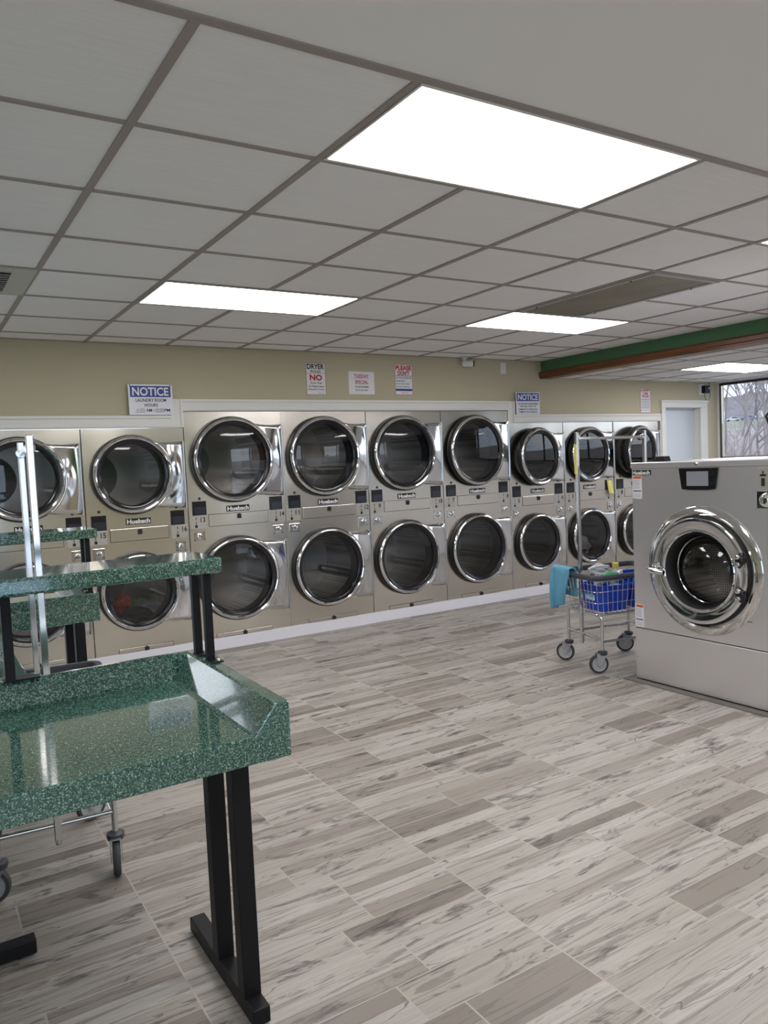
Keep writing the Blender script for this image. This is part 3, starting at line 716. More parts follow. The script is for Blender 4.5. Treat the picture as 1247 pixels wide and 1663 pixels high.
bm = B(); lathe(bm, [(.198, -.058), (.206, -.052), (.206, -.066)], 72, Matrix.Translation((-.014, 0, zc)) @ AX, closed=True); wobj('glass_rim', bm, M_CHROME, dr, smooth=True)
bm = B(); lathe(bm, [(.225, -.10), (.30, -.12), (.34, -.14), (.34, -.55), (0, -.56)], 64, Matrix.Translation((0, 0, zc)) @ AX); wobj('drum', bm, M_DRUM, smooth=True)
# handle and hinges
bm = B(); tube(bm, [(-.352, -.050, zc - .020), (-.345, -.072, zc - .020), (-.30, -.078, zc - .022), (-.228, -.070, zc - .026)], [.015, .020, .020, .016], 16)
lathe(bm, [(0, .05), (.018, .048), (.022, .02), (.032, .006), (.034, -.002)], 24, Matrix.Translation((-.300, -.020, zc - .012)) @ AX)
box(bm, -.315, -.285, -.055, -.02, zc - .03, zc + .03); wobj('handle', bm, M_CHROME, dr, smooth=True)
for z in (zc + .088, zc - .108):
    bm = B(); lathe(bm, [(.0, .062), (.016, .060), (.026, .050), (.034, .036), (.034, .026)], 24, Matrix.Translation((.268, 0, z)) @ Matrix.Scale(1.45, 4, (0, 0, 1)) @ AX); wobj('hinge_boss', bm, M_BLKGLOSS, dr, smooth=True)
    for q in (.020, -.020):
        bm = B(); lathe(bm, [(0, .078), (.010, .076), (.014, .068), (.014, .058)], 20, Matrix.Translation((.268, 0, z + q)) @ AX); wobj('bolt', bm, M_CHROME, dr, smooth=True)
# control head
bm = B(); poly(bm, [(-.150, 1.394), (.118, 1.394), (.098, 1.268), (.05, 1.262), (-.08, 1.262), (-.130, 1.266)], -.012, .001); cp = wobj('control_panel', bm, M_BLKGLOSS, bevel=.003)
bm = B(); box(bm, -.092, .056, -.0135, -.012, 1.287, 1.374); wobj('screen', bm, mat('pale_lcd', (.30, .31, .36), .15), cp)
for z in (1.365, 1.312):
    bm = B(); lathe(bm, [(.010, .0125), (.016, .0145), (.018, .012)], 20, Matrix.Translation((.079, 0, z)) @ AX); wobj('button', bm, M_BLKMET, cp, smooth=True)
bm = B(); box(bm, -.512, -.362, -.004, .001, 1.356, 1.387); p = wobj('nameplate', bm, M_INK); wtext('Huebsch', M_PAPER, p, -.437, 1.3715, .138, .026, -.0052, .035)
for (x0, x1, z0, z1) in ((-.510, -.437, 1.203, 1.352), (-.512, -.445, .358, .508)):
    bm = B(); box(bm, x0, x1, -.0015, .001, z0, z1); p = wobj('warning_label', bm, M_PAPER)
    bm = B(); box(bm, x0 + .012, x1 - .003, -.0022, -.0015, z1 - .020, z1 - .004); wobj('orange_header', bm, M_ORANGE, p)
    bm = B(); box(bm, x0 + .006, x1 - .006, -.0022, -.0015, z0 + .046, z0 + .053); wobj('blue_bar', bm, M_NAVY, p)
    bm = B()
    for k in range(8): box(bm, x0 + .006, x1 - .012 - .004 * (k % 3), -.0020, -.0015, z1 - .031 - .0075 * k, z1 - .029 - .0075 * k)
    for k in range(3): box(bm, x0 + .008, x1 - .010, -.0020, -.0015, z0 + .012 + .009 * k, z0 + .014 + .009 * k)
    wobj('print_lines', bm, mat('grey_print', (.25, .25, .35), .6), p)
    bm = B(); bm.verts.new((x0 + .002, -.0022, z1 - .012)); bm.verts.new((x0 + .010, -.0022, z1 - .006)); bm.verts.new((x0 + .010, -.0022, z1 - .018)); bm.faces.new(bm.verts[:]); wobj('warning_mark', bm, M_RED, p)
bm = B(); box(bm, .358, .50, -.003, .001, 1.278, 1.386); p = wobj('number_plate', bm, M_PLATEGREY, bevel=.001); wtext('1', M_INK, p, .392, 1.308, .022, .044, -.0042)
bm = B(); box(bm, .374, .410, -.0042, -.003, 1.340, 1.352); box(bm, .388, .396, -.0042, -.003, 1.352, 1.37); wobj('arrow_marks', bm, M_INK, p)
bm = B(); box(bm, .356, .50, -.009, .001, 1.160, 1.258); p = wobj('coin_slot', bm, M_PLATE, bevel=.002)
bm = B(); lathe(bm, [(0, .034), (.020, .036), (.028, .026), (.036, .024), (.042, 0)], 28, Matrix.Translation((.418, -.006, 1.209)) @ AX); wobj('coin_lock', bm, M_CHROME, p, smooth=True)
bm = B(); box(bm, .275, .315, -.001, .001, .506, .510); wobj('maker_mark', bm, M_INK)
bm = B(); lathe(bm, [(0, .004), (.005, .003), (.006, 0)], 10, Matrix.Translation((-.50, 0, .155)) @ AX); wobj('panel_screw', bm, M_CHROME)
o = B(); poly(o, [(-.045, 0), (.045, 0), (.032, .034), (-.026, .034)], -.03, .03)
bmesh.ops.transform(o, matrix=WM, verts=o.verts[:])
o = obj('vent_cap', o, M_BLKMET, None, bevel=.004, loc=(3.60, 1.63, 1.4365)); tag(o, 'black rubber cap on top of the big washer', 'cap')

# ================================================================== FOLDING TABLES
def tabletop(parent, x0, x1, d):
    """local: front edge at y=0, x from x0 to x1, underside z=.75"""
    zb, zf, zt = .75, .822, .898; yb = d - .060; yi = d - .018
    xl, xr = x0 + .102, x1 - .102; xli, xri = x0 + .041, x1 - .041
    bm = B(); V = lambda x, y, z: bm.verts.new((x, y, z)); F = lambda *a: bm.faces.new(a)
    a0, a1, a2, a3 = V(x0, 0, zb), V(x1, 0, zb), V(x1, d, zb), V(x0, d, zb)
    tl, tr, br, bl = V(x0, 0, zt), V(x1, 0, zt), V(x1, d, zt), V(x0, d, zt)
    il, ir, ibr, ibl = V(xli, 0, zt), V(xri, 0, zt), V(xri, yi, zt), V(xli, yi, zt)
    fl, fr, fbr, fbl = V(xl, 0, zf), V(xr, 0, zf), V(xr, yb, zf), V(xl, yb, zf)
    F(a0, a3, a2, a1); F(a0, a1, tr, ir, fr, fl, il, tl); F(a1, a2, br, tr); F(a3, a0, tl, bl); F(a2, a3, bl, br)
    F(tr, br, ibr, ir); F(br, bl, ibl, ibr); F(bl, tl, il, ibl)
    F(ir, ibr, fbr, fr); F(ibr, ibl, fbl, fbr); F(ibl, il, fl, fbl); F(fl, fr, fbr, fbl)
    return obj('tabletop', bm, M_SPECK, parent, bevel=.005)
def legs(parent, x, ys, f0, f1):
    bm = B(); box(bm, x - .025, x + .025, f0, f1, 0.006, .052); obj('foot', bm, M_BLKMET, parent, bevel=.004)
    for y in ys:
        bm = B(); box(bm, x - .025, x + .025, y - .025, y + .025, .05, .75); obj('leg', bm, M_BLKMET, parent, bevel=.003)
    bm = B()
    for y in (f0 + .05, f1 - .05): lathe(bm, [(0, 0), (.016, 0), (.016, .008)], 14, Matrix.Translation((x, y, 0)))
    obj('levelling_foot', bm, M_BLACK, parent)
def posts(parent, x, ys, z0=.898, z1=1.187):
    for y in ys:
        bm = B(); box(bm, x - .0125, x + .0125, y - .0125, y + .0125, z0, z1); p = obj('post', bm, M_BLKMET, parent, bevel=.002)
        bm = B(); box(bm, x - .014, x + .028, y - .045, y + .016, z0, z0 + .005)
        obj('post_base', bm, M_BLKMET, p)
        bm = B(); lathe(bm, [(0, .012), (.006, .011), (.008, .005)], 12, Matrix.Translation((x + .016, y - .026, z0))); obj('bolt', bm, M_TUBE, p, True)
def shelf(parent, x0, x1, y0, y1):
    bm = B(); box(bm, x0, x1, y0, y1, 1.187, 1.235); obj('shelf', bm, M_SPECK, parent, bevel=.008)
# A: the near table
t = thing('folding_table', 'green speckled folding table nearest the viewer, with a shelf above its rear edge', 'table', (0, .12, 0))
tabletop(t, -1.55, .157, .75); legs(t, .06, (.155, .36), .07, .61); legs(t, -1.45, (.155, .36), .07, .61)
posts(t, .137, (.550, .667)); posts(t, -1.53, (.550, .667)); shelf(t, -1.56, .172, .485, .745)
bm = B(); box(bm, -.440, -.412, .715, .743, .898, 1.187); p = obj('post', bm, M_BLKMET, t, bevel=.002)
bm = B(); box(bm, -.445, -.345, .712, .748, .898, .904); obj('post_base', bm, M_BLKMET, p)
# B: table turned a quarter, between the near and the far one
t = thing('folding_table', 'green speckled folding table turned sideways between the other two', 'table', (-.333, .885, 0), PI/2)
tabletop(t, 0.0, 1.52, .75)
legs(t, .02 + .025, (.33, .53), .07, .68); legs(t, 1.40, (.155, .36), .07, .61)
# C: the far table, its back turned to the viewer
t = thing('folding_table', 'green speckled folding table farthest from the viewer, in front of the leftmost dryers', 'table', (0, 3.235, 0), PI)
tabletop(t, -.172, 1.5, .75)
legs(t, -.065, (.445, .735), .14, .745); legs(t, 1.4, (.36, .66), .14, .70)
posts(t, -.137, (.590, .705)); posts(t, 1.45, (.590, .705)); shelf(t, -.178, 1.52, .515, .785)

# ================================================================== LAUNDRY CARTS
def make_cart(label, loc, rz, pole_tape=None):
    """local: x along the cart (0..0.6 between the two poles), y across"""
    t = thing('laundry_cart', label, 'cart', loc, rz)
    L, Wd = .60, .20; zb, zr = .405, .668
    def rect(e, z, hw, n=6, rc=.05):
        pts = []; x0, x1 = .0 - e, L + e
        for (cx, cy, a0) in ((x1 - rc, hw - rc, 0), (x0 + rc, hw - rc, 90), (x0 + rc, -hw + rc, 180), (x1 - rc, -hw + rc, 270)):
            for k in range(n + 1):
                a = math.radians(a0 + 90 * k / n); pts.append((cx + rc * math.cos(a), cy + rc * math.sin(a), z))
        return pts
    bm = B(); P = rect(.045, zr, .245); n = len(P)      # plastic rim: a rounded rectangular band
    cs = [(-.014, -.022), (.012, -.022), (.020, 0), (.014, .014), (-.010, .014), (-.016, 0)]
    rings = []
    for i in range(n):
        a = Vector(P[i - 1]); b = Vector(P[(i + 1) % n]); d = (b - a).normalized(); nn = Vector((d.y, -d.x, 0)); p = Vector(P[i])
        rings.append([bm.verts.new(p + nn * u + Vector((0, 0, w))) for u, w in cs])
    for i in range(n):
        A, C = rings[i], rings[(i + 1) % n]
        for k in range(6): bm.faces.new((A[k], A[(k + 1) % 6], C[(k + 1) % 6], C[k]))
    obj('rim', bm, M_RIM, t, True)
    bm = B(); rw = .0021
    for f in (.0, .33, .66):
        z = zb + (zr - .02 - zb) * f; e = -.005 + .045 * f; hw = .205 + .035 * f
        tube(bm, rect(e, z, hw), .0032 if f == 0 else rw, 6, True)
    bot = rect(-.005, zb, .205, 4); top = rect(.040, zr - .018, .240, 4)
    def along(P, s):
        P = [Vector(p) for p in P]; ln = [(P[(i + 1) % len(P)] - P[i]).length for i in range(len(P))]; tot = sum(ln); s = s * tot
        for i, l in enumerate(ln):
            if s <= l: return P[i].lerp(P[(i + 1) % len(P)], s / l)
            s -= l
        return P[0]
    for k in range(52): tube(bm, [along(bot, k / 52), along(top, k / 52)], rw, 6)
    for k in range(14):
        x = .02 + k * .56 / 13; tube(bm, [(x, -.205, zb), (x, .205, zb)], rw, 6)
    for k in range(5):
        y = -.16 + .08 * k; tube(bm, [(.005, y, zb - .003), (L - .005, y, zb - .003)], rw, 6)
    obj('wire_basket', bm, M_TUBE, t, True)
    bm = B()
    x0, x1 = .035, L - .035
    for y in (-Wd, Wd):      # two hoop legs
        pass
    for x in (x0, x1):       # one hoop at each end: leg, bend, under basket, bend, leg
        pts = [(x, -Wd, .145), (x, -Wd, .36)] + [(x, -Wd + .035 * (1 - math.cos(a)), .36 + .035 * math.sin(a)) for a in (.4, .8, 1.2, PI/2)] + [(x, Wd - .035 * (1 - math.cos(a)), .36 + .035 * math.sin(a)) for a in (PI/2, 1.2, .8, .4)] + [(x, Wd, .36), (x, Wd, .145)]
        tube(bm, pts, .0115, 12)
        tube(bm, [(x, -Wd, .235), (x, Wd, .235)], .0095, 10)
    for y in (-Wd, Wd): tube(bm, [(x0, y, .215), (x1, y, .215)], .0095, 10)
    for y in (-.15, .15): tube(bm, [(x0, y, .392), (x1, y, .392)], .008, 10)
    obj('frame', bm, M_TUBE, t, True)
    for x, e in ((0.012, -1), (L - .012, 1)):
        bm = B(); box(bm, x - .011, x + .011, -.0125, .0125, .185, 1.662); p = obj('hanger_pole', bm, M_TUBE, t, bevel=.003)
        bm = B(); lathe(bm, [(0, 0), (.010, .002), (.012, .012), (.012, .022)], 14, Matrix.Translation((x, 0, .168))); obj('pole_tip', bm, M_CHROME, p, True)
    bm = B(); tube(bm, [(.012, 0, 1.615), (L - .012, 0, 1.615)], .0115, 12)
    for x in (.03, L - .03): lathe(bm, [(.0, -.012), (.019, -.010), (.021, 0), (.019, .010), (0, .012)], 14, Matrix.Translation((x, 0, 1.615)) @ Matrix.Rotation(PI/2, 4, 'Y'))
    obj('hanger_bar', bm, M_TUBE, t, True)
    if pole_tape:
        bm = B(); box(bm, -.003, .0005, -.014, .014, 1.37, 1.58); obj('label_tape', bm, M_YEL, t)
    sw = (2.8, 2.35, 2.8, 2.75) if pole_tape else (3.0, 1.3, 1.9, .25)
    for i, (x, y) in enumerate(((x0, -Wd), (x0, Wd), (x1, -Wd), (x1, Wd))):
        c = bpy.data.objects.new('caster', None); a = sw[i]
        R = Matrix.Translation((x, y, 0)) @ Matrix.Rotation(a, 4, 'Z')
        bm = B(); off = .028; r = .066
        lathe(bm, [(0, .152), (.022, .152), (.024, .146), (.024, .140), (0, .140)], 20)
        box(bm, -.02, .045, -.022, -.019, .118, .142); box(bm, -.02, .045, .019, .022, .118, .142); box(bm, -.022, .046, -.022, .022, .138, .142)
        for sy in (-1, 1):
            pl = [(-.018, .12), (.046, .12), (off + .014, r - .012), (off - .012, r - .012)]
            poly(bm, pl, sy * .0205 - .0015, sy * .0205 + .0015)
        bmesh.ops.transform(bm, matrix=R, verts=bm.verts[:]); fk = obj('caster', bm, M_FORK, t, True)
        WX = R @ Matrix.Translation((off, 0, r)) @ AX
        bm = B(); lathe(bm, [(r - .016, -.014), (r - .004, -.013), (r, -.006), (r, .006), (r - .004, .013), (r - .016, .014)], 40, WX, closed=True); obj('tyre', bm, M_TYRE, fk, True)
        bm = B(); lathe(bm, [(0, -.016), (.012, -.016), (.018, -.009), (r - .022, -.008), (r - .016, -.013), (r - .016, .013), (r - .022, .008), (.018, .009), (.012, .016), (0, .016)], 32, WX); obj('wheel', bm, M_HUB, fk, True)
        bm = B(); lathe(bm, [(.030, .128), (.033, .138), (.033, .150), (.014, .158), (0, .158)], 20, R); obj('swivel_cap', bm, M_RIM, fk, True)
    return t
ang = math.atan2(-.2, .977)
make_cart('chrome laundry cart with blue bins, beside the big washer', (3.335, 2.147, 0), ang, True)
make_cart('empty chrome laundry cart parked behind the near folding table', (-.270, 1.262, 0), math.atan2(.998, .07))

# ---- things in the right cart (cart frame)
CF = Matrix.Translation((3.335, 2.147, 0)) @ Matrix.Rotation(ang, 4, 'Z')
def place(o, x, y, z, rz=0): 
    o.matrix_world = CF @ Matrix.Translation((x, y, z)) @ Matrix.Rotation(rz, 4, 'Z'); return o
def bin_(label, x, y, z, lx, ly, h, rz):
    t = thing('plastic_bin', label, 'bin'); bm = B()
    def ring(e, zz, n=5, rc=.03):
        hx, hy = lx / 2 + e, ly / 2 + e; out = []
        for (cx, cy, a0) in ((hx - rc, hy - rc, 0), (-hx + rc, hy - rc, 90), (-hx + rc, -hy + rc, 180), (hx - rc, -hy + rc, 270)):
            for k in range(n + 1):
                a = math.radians(a0 + 90 * k / n); out.append(bm.verts.new((cx + rc * math.cos(a), cy + rc * math.sin(a), zz)))
        return out
    rs = [ring(-.024, 0), ring(0, h - .012), ring(.010, h - .012), ring(.010, h), ring(-.003, h), ring(-.027, .004)]
    bm.faces.new(rs[0]); bm.faces.new(rs[-1])
    for a, b in zip(rs, rs[1:]):
        for k in range(len(a)): bm.faces.new((a[k], a[(k + 1) % len(a)], b[(k + 1) % len(a)], b[k]))
    obj('tub', bm, M_BINBLUE, t, True)
    place(t, x, y, z, rz); return t
t = bin_('blue plastic bin with a pale label, left one in the wire cart', .175, -.06, .412, .27, .25, .185, .05)
bm = B(); box(bm, -.1265, -.1225, -.035, .065, .075, .150); obj('label', bm, mat('pale_cyan_label_end', (.55, .75, .80), .4), t)
bm = B(); box(bm, -.128, -.1265, -.025, .008, .095, .135); box(bm, -.128, -.1265, .02, .055, .105, .14); obj('label_print', bm, mat('teal_print', (.05, .35, .50), .5), t)
t = bin_('blue plastic bin, right one in the wire cart near the washer', .465, -.02, .412, .25, .29, .225, -.04)
def bottle(name, label, x, y, z, rz, body, cap, h=.17, r=.034, tilt=0, spray=False):
    t = thing(name, label, 'bottle'); bm = B()
    lathe(bm, [(0, 0), (r * .9, 0), (r, .008), (r, h * .55), (r * .75, h * .72), (r * .38, h * .82), (r * .38, h * .90), (0, h * .90)], 24); obj('bottle_body', bm, body, t, True)
    bm = B(); lathe(bm, [(r * .5, h * .86), (r * .52, h), (0, h)], 18)
    if spray:
        box(bm, -.016, .05, -.011, .011, h, h + .030); box(bm, .028, .036, -.006, .006, h - .035, h)
    obj('cap', bm, cap, t, True)
    t.matrix_world = CF @ Matrix.Translation((x, y, z)) @ Matrix.Rotation(rz, 4, 'Z') @ Matrix.Rotation(tilt, 4, 'Y'); return t
M_GREENP = mat('green_plastic', (.01, .30, .12), .3); M_YCAP = mat('yellow_cap', (.75, .62, .08), .4); M_MILK = mat('milky_plastic', (.62, .64, .64), .35)
bottle('detergent_bottle', 'white bottle with a yellow cap standing in the wire cart', .325, .02, .46, 0, M_MILK, M_YCAP, .255, .045)
bottle('spray_bottle', 'green spray bottle lying across the blue bin', .13, -.10, .635, .25, M_GREENP, M_WHITE, .17, .030, PI/2 * .93, True)
bottle('lotion_bottle', 'white bottle lying on the blue bin beside the green one', .05, -.12, .625, .1, M_MILK, M_WHITE, .16, .028, PI/2 * .96)
bottle('jug', 'clear white bottle standing inside the left blue bin', .13, -.03, .42, .4, M_MILK, M_BINBLUE, .21, .045)
bm = B(); box(bm, -.05, .05, -.035, .035, 0, .16); o = obj('carton', bm, mat('white_carton', (.72, .72, .72), .5), bevel=.003); tag(o, 'white carton standing in the left blue bin', 'box'); place(o, .235, -.10, .42, .2)
bm = B(); box(bm, -.045, .045, -.03, .03, 0, .19); o = obj('carton', bm, mat('red_carton', (.35, .01, .02), .4), bevel=.003); tag(o, 'dark red carton inside the right blue bin', 'box'); place(o, .42, -.10, .42, -.1)
bm = B()
rnd = random.Random(4); pts = []
for k in range(70):
    a = k * .55; rr = .042 + .012 * math.sin(k * 1.3); pts.append((rr * 1.3 * math.cos(a) + .01 * math.sin(k * .7), rr * math.sin(a), .02 + .022 * math.sin(k * .21) + .010 * math.sin(k * .9)))
tube(bm, pts, .007, 8)
o = obj('cord_bundle', bm, mat('white_cord', (.66, .67, .70), .6), None, True); tag(o, 'bundle of white cord on top of the cart contents', 'cord'); place(o, .19, .03, .66, 0)

# turquoise towel over the left end of the cart (local cart frame, drapes over x=-.045)
def towel():
    bm = B(); NU, NV = 14, 34; grid = []
    for i in range(NV + 1):
        s = i / NV; row = []
        for j in range(NU + 1):
            u = j / NU
            # path: inside hang, over rim, outside hang
            wob = .010 * math.sin(u * 9 + 1) + .006 * math.sin(u * 17)
            if s < .28: x = -.012 + wob * .5; z = .50 + (.690 - .50) * s / .28
            elif s < .42:
                a = PI * (s - .28) / .14; x = -.044 + .032 * math.cos(a); z = .690 + .016 * math.sin(a) + .004
            else:
                f = (s - .42) / .58; x = -.078 - .030 * math.sin(f * PI * .6) + wob * (0.6 + 1.4 * f); z = .690 - f * (.265 - .02 * math.cos(u * 3))
            hw = .115 if s < .3 else .115 - .060 * max(0, (s - .42)) / .58
            y = .12 + (u - .5) * 2 * hw * (.9 if s < .42 else 1)
            row.append(bm.verts.new((x, y, z)))
        grid.append(row)
    for i in range(NV):
        for j in range(NU): bm.faces.new((grid[i][j], grid[i][j+1], grid[i+1][j+1], grid[i+1][j]))
    o = obj('towel', bm, M_TERRY, None, True); sd = o.modifiers.new('thick', 'SOLIDIFY'); sd.thickness = .013; sd.offset = 0
    su = o.modifiers.new('sub', 'SUBSURF'); su.levels = 1; su.render_levels = 1
    tag(o, 'turquoise microfibre towel hanging over the end of the wire cart', 'towel'); place(o, 0, 0, 0); return o
towel()

# ================================================================== OUTSIDE the right window
TP = [(8.45, -.38), (15, -.35), (22, .5), (34, 1.9), (60, 3.0), (110, 5.2), (235, 10.3), (260, 11.8), (330, 25.0), (360, 26), (400, 20)]
def ground_z(x):
    for (a, za), (b, zb) in zip(TP, TP[1:]):
        if x <= b: return za + (zb - za) * max(0, x - a) / (b - a)
    return TP[-1][1]
bm = B(); rows = []
for x in [8.45, 11, 15, 18, 22, 28, 34, 45, 60, 80, 110, 150, 200, 235, 245, 260, 275, 290, 305, 320, 330, 345, 360, 400]:
    rows.append([bm.verts.new((x, -90 + 14 * k, ground_z(x) + (math.sin(k * 1.7 + x) * 1.4 if x > 250 else 0))) for k in range(34)])
for A, C in zip(rows, rows[1:]):
    for k in range(33): bm.faces.new((A[k], A[k + 1], C[k + 1], C[k]))
mg = mat('dry_winter_field', (.36, .30, .22), .95); n = NT(mg); a = n.noise(n.obj(), .25, 5, .7); cf = n.ramp(a, [(.3, (.17, .145, .11)), (.55, (.20, .195, .12)), (.75, (.25, .235, .18))])
t_ = n.n('TexCoord'); sp_ = n.n('SeparateXYZ'); n.l(t_.outputs['Object'], sp_.inputs[0])
a2 = n.noise(n.obj(), .7, 5, .7); cw = n.ramp(a2, [(.35, (.11, .09, .095)), (.65, (.19, .165, .17))])
n.l(n.mix(n.math('GREATER_THAN', sp_.outputs[0], 244), n.mix(n.math('GREATER_THAN', sp_.outputs[0], 70), n.mix(n.math('LESS_THAN', sp_.outputs[0], 13.5), (.27, .21, .19), (.55, .55, .56)), cf), cw), n.b.inputs['Base Color'])
o = struct('ground', bm, mg)
bm = B(); box(bm, -60, 8.6, 4.9, 60, -.4, -.1); o = struct('ground_back', bm, mat('pale_concrete', (.55, .55, .57), .9))
M_BARK = mat('grey_brown_bark', (.26, .225, .225), .9)
def tree(x, y, h, seed, label, spread=.6, depth=6):
    rnd = random.Random(seed); bm = B()
    def grow(p, d, l, r, k):
        if k == 0 or r < .0016: return
        pts = [p]; q = p.copy(); dd = d.copy(); n_ = 3
        for i in range(n_):
            dd = (dd + Vector((rnd.uniform(-.18, .18), rnd.uniform(-.18, .18), rnd.uniform(-.05, .12)))).normalized(); q = q + dd * l / n_; pts.append(q.copy())
        tube(bm, pts, [r * (1 - .35 * i / n_) for i in range(n_ + 1)], 5 if k > 2 else 3, cap=False)
        for c in range(rnd.choice((2, 3, 3)) if k > 4 else 3):
            a = Vector((rnd.uniform(-1, 1), rnd.uniform(-1, 1), rnd.uniform(-.15, .6))).normalized()
            grow(pts[rnd.choice((2, 3, 3))], (dd * (1 - spread * .55) + a * spread).normalized(), l * rnd.uniform(.62, .86), r * .62, k - 1)
    base = Vector((0, 0, 0)); nst = rnd.choice((2, 3))
    for s in range(nst):
        grow(base + Vector((rnd.uniform(-.1, .1), rnd.uniform(-.1, .1), 0)), Vector((rnd.uniform(-.35, .35), rnd.uniform(-.35, .35), 1)).normalized(), h * .25, h * .0062, depth)
    o = obj('bare_tree', bm, M_BARK, None, False, loc=(x, y, ground_z(x) - .05)); tag(o, label, *(('shrub', 'leafless shrubs among the reeds') if 'shrub' in label else ('tree', 'bare trees outside the window')))
    if 'shrub' in label: o.name = 'bare_shrub'
    return o
tree(18.5, 10.8, 7.0, 3, 'bare grey tree outside the window, nearest the white door', .62, 7)
tree(21.5, 12.1, 7.6, 5, 'bare grey tree outside in the middle of the window view', .6, 7)
tree(28.5, 18.0, 9.0, 9, 'bare tree farther back, behind the one nearest the door', .62, 7)
tree(27.0, 15.0, 8.6, 13, 'bare tree outside toward the right picture edge', .62, 7)
tree(38.0, 22.9, 10.0, 21, 'distant bare tree standing before the white truck', .62, 7)
tree(40.0, 24.6, 10.0, 31, 'distant bare tree at the left side of the window view', .62, 7)
tree(52.0, 30.4, 10.5, 37, 'distant bare tree before the blue car', .62, 7)
tree(33.0, 18.2, 8.0, 41, 'distant slim bare tree near the black-edged window sign', .62, 7)
for k in range(6):
    q = random.Random(60 + k); x = 17.5 + 3.1 * k + q.uniform(-.5, .5); 
    y = -1.70 + (x + .66) * (.605 + .09 * ((k * 5) % 6) / 5)
    tree(x, y, 2.3 + q.uniform(-.4, .6), 60 + k, 'low leafless grey shrub among the dry reeds outside the right window', .72, 6)
# dry reeds
bm = B(); rnd = random.Random(2)
for k in range(5200):
    d = rnd.uniform(0, 1); x = 11.0 + 9 * d; yc = -1.70 + (x + .66) * .645; y = yc + rnd.uniform(-2.6, 2.6) * (1 + d * .5)
    x += 2.5; y = -1.70 + (x + .66) * .645 + rnd.uniform(-3.2, 3.2) * (1 + d * .5); gz = ground_z(x) - .03; h = rnd.uniform(1.0, 2.0) * (1.0 - .45 * d); lx, ly = rnd.uniform(-.18, .18), rnd.uniform(-.18, .18); w = .006
    a = rnd.uniform(0, PI); wx, wy = w * math.cos(a), w * math.sin(a)
    v = [bm.verts.new((x - wx, y - wy, gz)), bm.verts.new((x + wx, y + wy, gz)), bm.verts.new((x + lx * .4 + wx, y + ly * .4 + wy, gz + h * .7)), bm.verts.new((x + lx, y + ly, gz + h)), bm.verts.new((x + lx * .4 - wx, y + ly * .4 - wy, gz + h * .7))]
    bm.faces.new(v)
mr = mat('dry_reed', (.42, .33, .26), .9); n = NT(mr); a = n.noise(n.obj(), 3, 3); n.l(n.ramp(a, [(.35, (.24, .175, .15)), (.65, (.42, .33, .29))]), n.b.inputs['Base Color'])
o = obj('dry_reeds', bm, mr); tag(o, 'dry tan reeds growing below the right window', 'reeds', None, 'stuff')
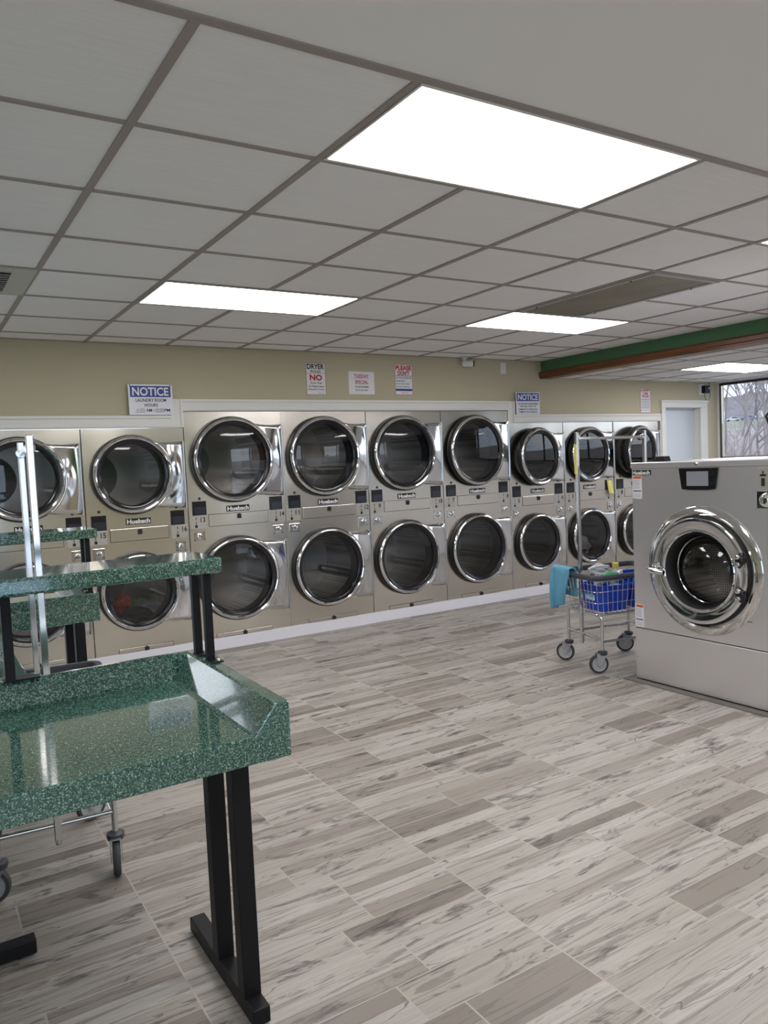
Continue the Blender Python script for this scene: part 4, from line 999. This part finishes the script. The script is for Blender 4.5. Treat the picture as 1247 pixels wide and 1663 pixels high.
# vehicles far off
def vehicle(name, label, loc, rz, body, L, Wd, h, truck=False):
    t = thing(name, label, 'truck' if truck else 'car', loc, rz); bm = B()
    if truck:
        box(bm, -L / 2, L * .22, -Wd / 2, Wd / 2, .55, h); b = obj('cargo_box', bm, body, t, bevel=.04)
        bm = B(); poly(bm, [(L * .24, .45), (L / 2, .45), (L / 2, 1.15), (L * .44, 1.25), (L * .36, 1.95), (L * .24, 2.0)], -Wd / 2 + .05, Wd / 2 - .05); obj('cab', bm, body, t, bevel=.05)
        bm = B(); poly(bm, [(L * .27, 1.25), (L * .43, 1.25), (L * .36, 1.85), (L * .27, 1.85)], -Wd / 2 + .04, Wd / 2 - .04); obj('cab_window', bm, M_BLKGLOSS, t)
    else:
        poly(bm, [(-L * .5, .35), (L * .5, .35), (L * .5, .72), (L * .42, .86), (L * .22, .93), (L * .08, h - .03), (-L * .22, h), (-L * .40, .98), (-L * .49, .92)], -Wd / 2, Wd / 2); obj('body', bm, body, t, bevel=.06)
        bm = B(); poly(bm, [(L * .19, .95), (L * .07, h - .10), (-L * .20, h - .08), (-L * .35, .98)], -Wd / 2 - .01, Wd / 2 + .01); obj('windows', bm, M_BLKGLOSS, t)
    for sx in (-.3, .32):
        for sy in (-1, 1):
            bm = B(); lathe(bm, [(0, -.1), (.25, -.1), (.33, -.08), (.33, .08), (.25, .1), (0, .1)], 24, Matrix.Translation((L * sx, sy * (Wd / 2 - .08), .33)) @ AX); obj('wheel', bm, M_BLACK, t, True)
    return t
def far(x, u): return (x, -1.70 + (x + .66) * u, ground_z(x) - .02)
vehicle('box_truck', 'distant white box truck seen through the bare trees', far(232, .686), 1.0, mat('white_truck_paint', (.85, .85, .85), .4), 6.0, 2.3, 3.3, True)
vehicle('car', 'distant blue car parked beyond the field', far(226, .640), 2.2, mat('blue_car_paint', (.10, .16, .50), .3), 4.4, 1.8, 1.5)
vehicle('car', 'distant silver car parked between the truck and the blue car', far(231, .662), 2.3, mat('silver_car_paint', (.62, .64, .67), .3), 4.4, 1.8, 1.5)
vehicle('box_truck', 'distant pale van with box body farther right', far(232, .617), 2.2, mat('cream_truck_paint', (.72, .72, .66), .4), 6.0, 2.2, 2.6, True)
vehicle('car', 'light blue car parked outside the right window, seen as a reflection', (12.5, -3.2, -.3), 1.45, mat('light_blue_car_paint', (.25, .36, .52), .25), 4.4, 1.8, 1.5)
# small black framed sign hanging in the window at the right edge
t = thing('window_sign', 'small black-edged angular sign with a pinkish face in the right window', 'sign', (8.33, 3.70, 1.86))
def wpoly(bm, pts, y0, y1): poly(bm, pts, y0, y1); bmesh.ops.transform(bm, matrix=WM, verts=bm.verts[:])
hexa = [(-.12, .015), (-.02, .115), (.16, .115), (.22, -.03), (.12, -.13), (-.065, -.13)]
bm = B(); wpoly(bm, hexa, -.012, .012); obj('frame', bm, M_BLACK, t)
bm = B(); wpoly(bm, [(x * .78 + .01, z * .78) for x, z in hexa], -.014, -.011); obj('face', bm, mat('pink_sign_face', (.62, .36, .42), .5), t)
bm = B()
for x in (.0, .12): tube(bm, [(-.0, -x, .11), (0, -x, .49)], .002, 6)
obj('cord', bm, M_TUBE, t)

# ================================================================== things behind the viewer that the steel reflects
t = thing('wall_poster', 'orange poster on the green band of the front wall', 'poster', (6.9, YF + .01, 1.95))
bm = B(); box(bm, -.6, .6, -.005, .005, -.3, .3); obj('sheet', bm, mat('orange_paper', (.62, .26, .06), .6), t)
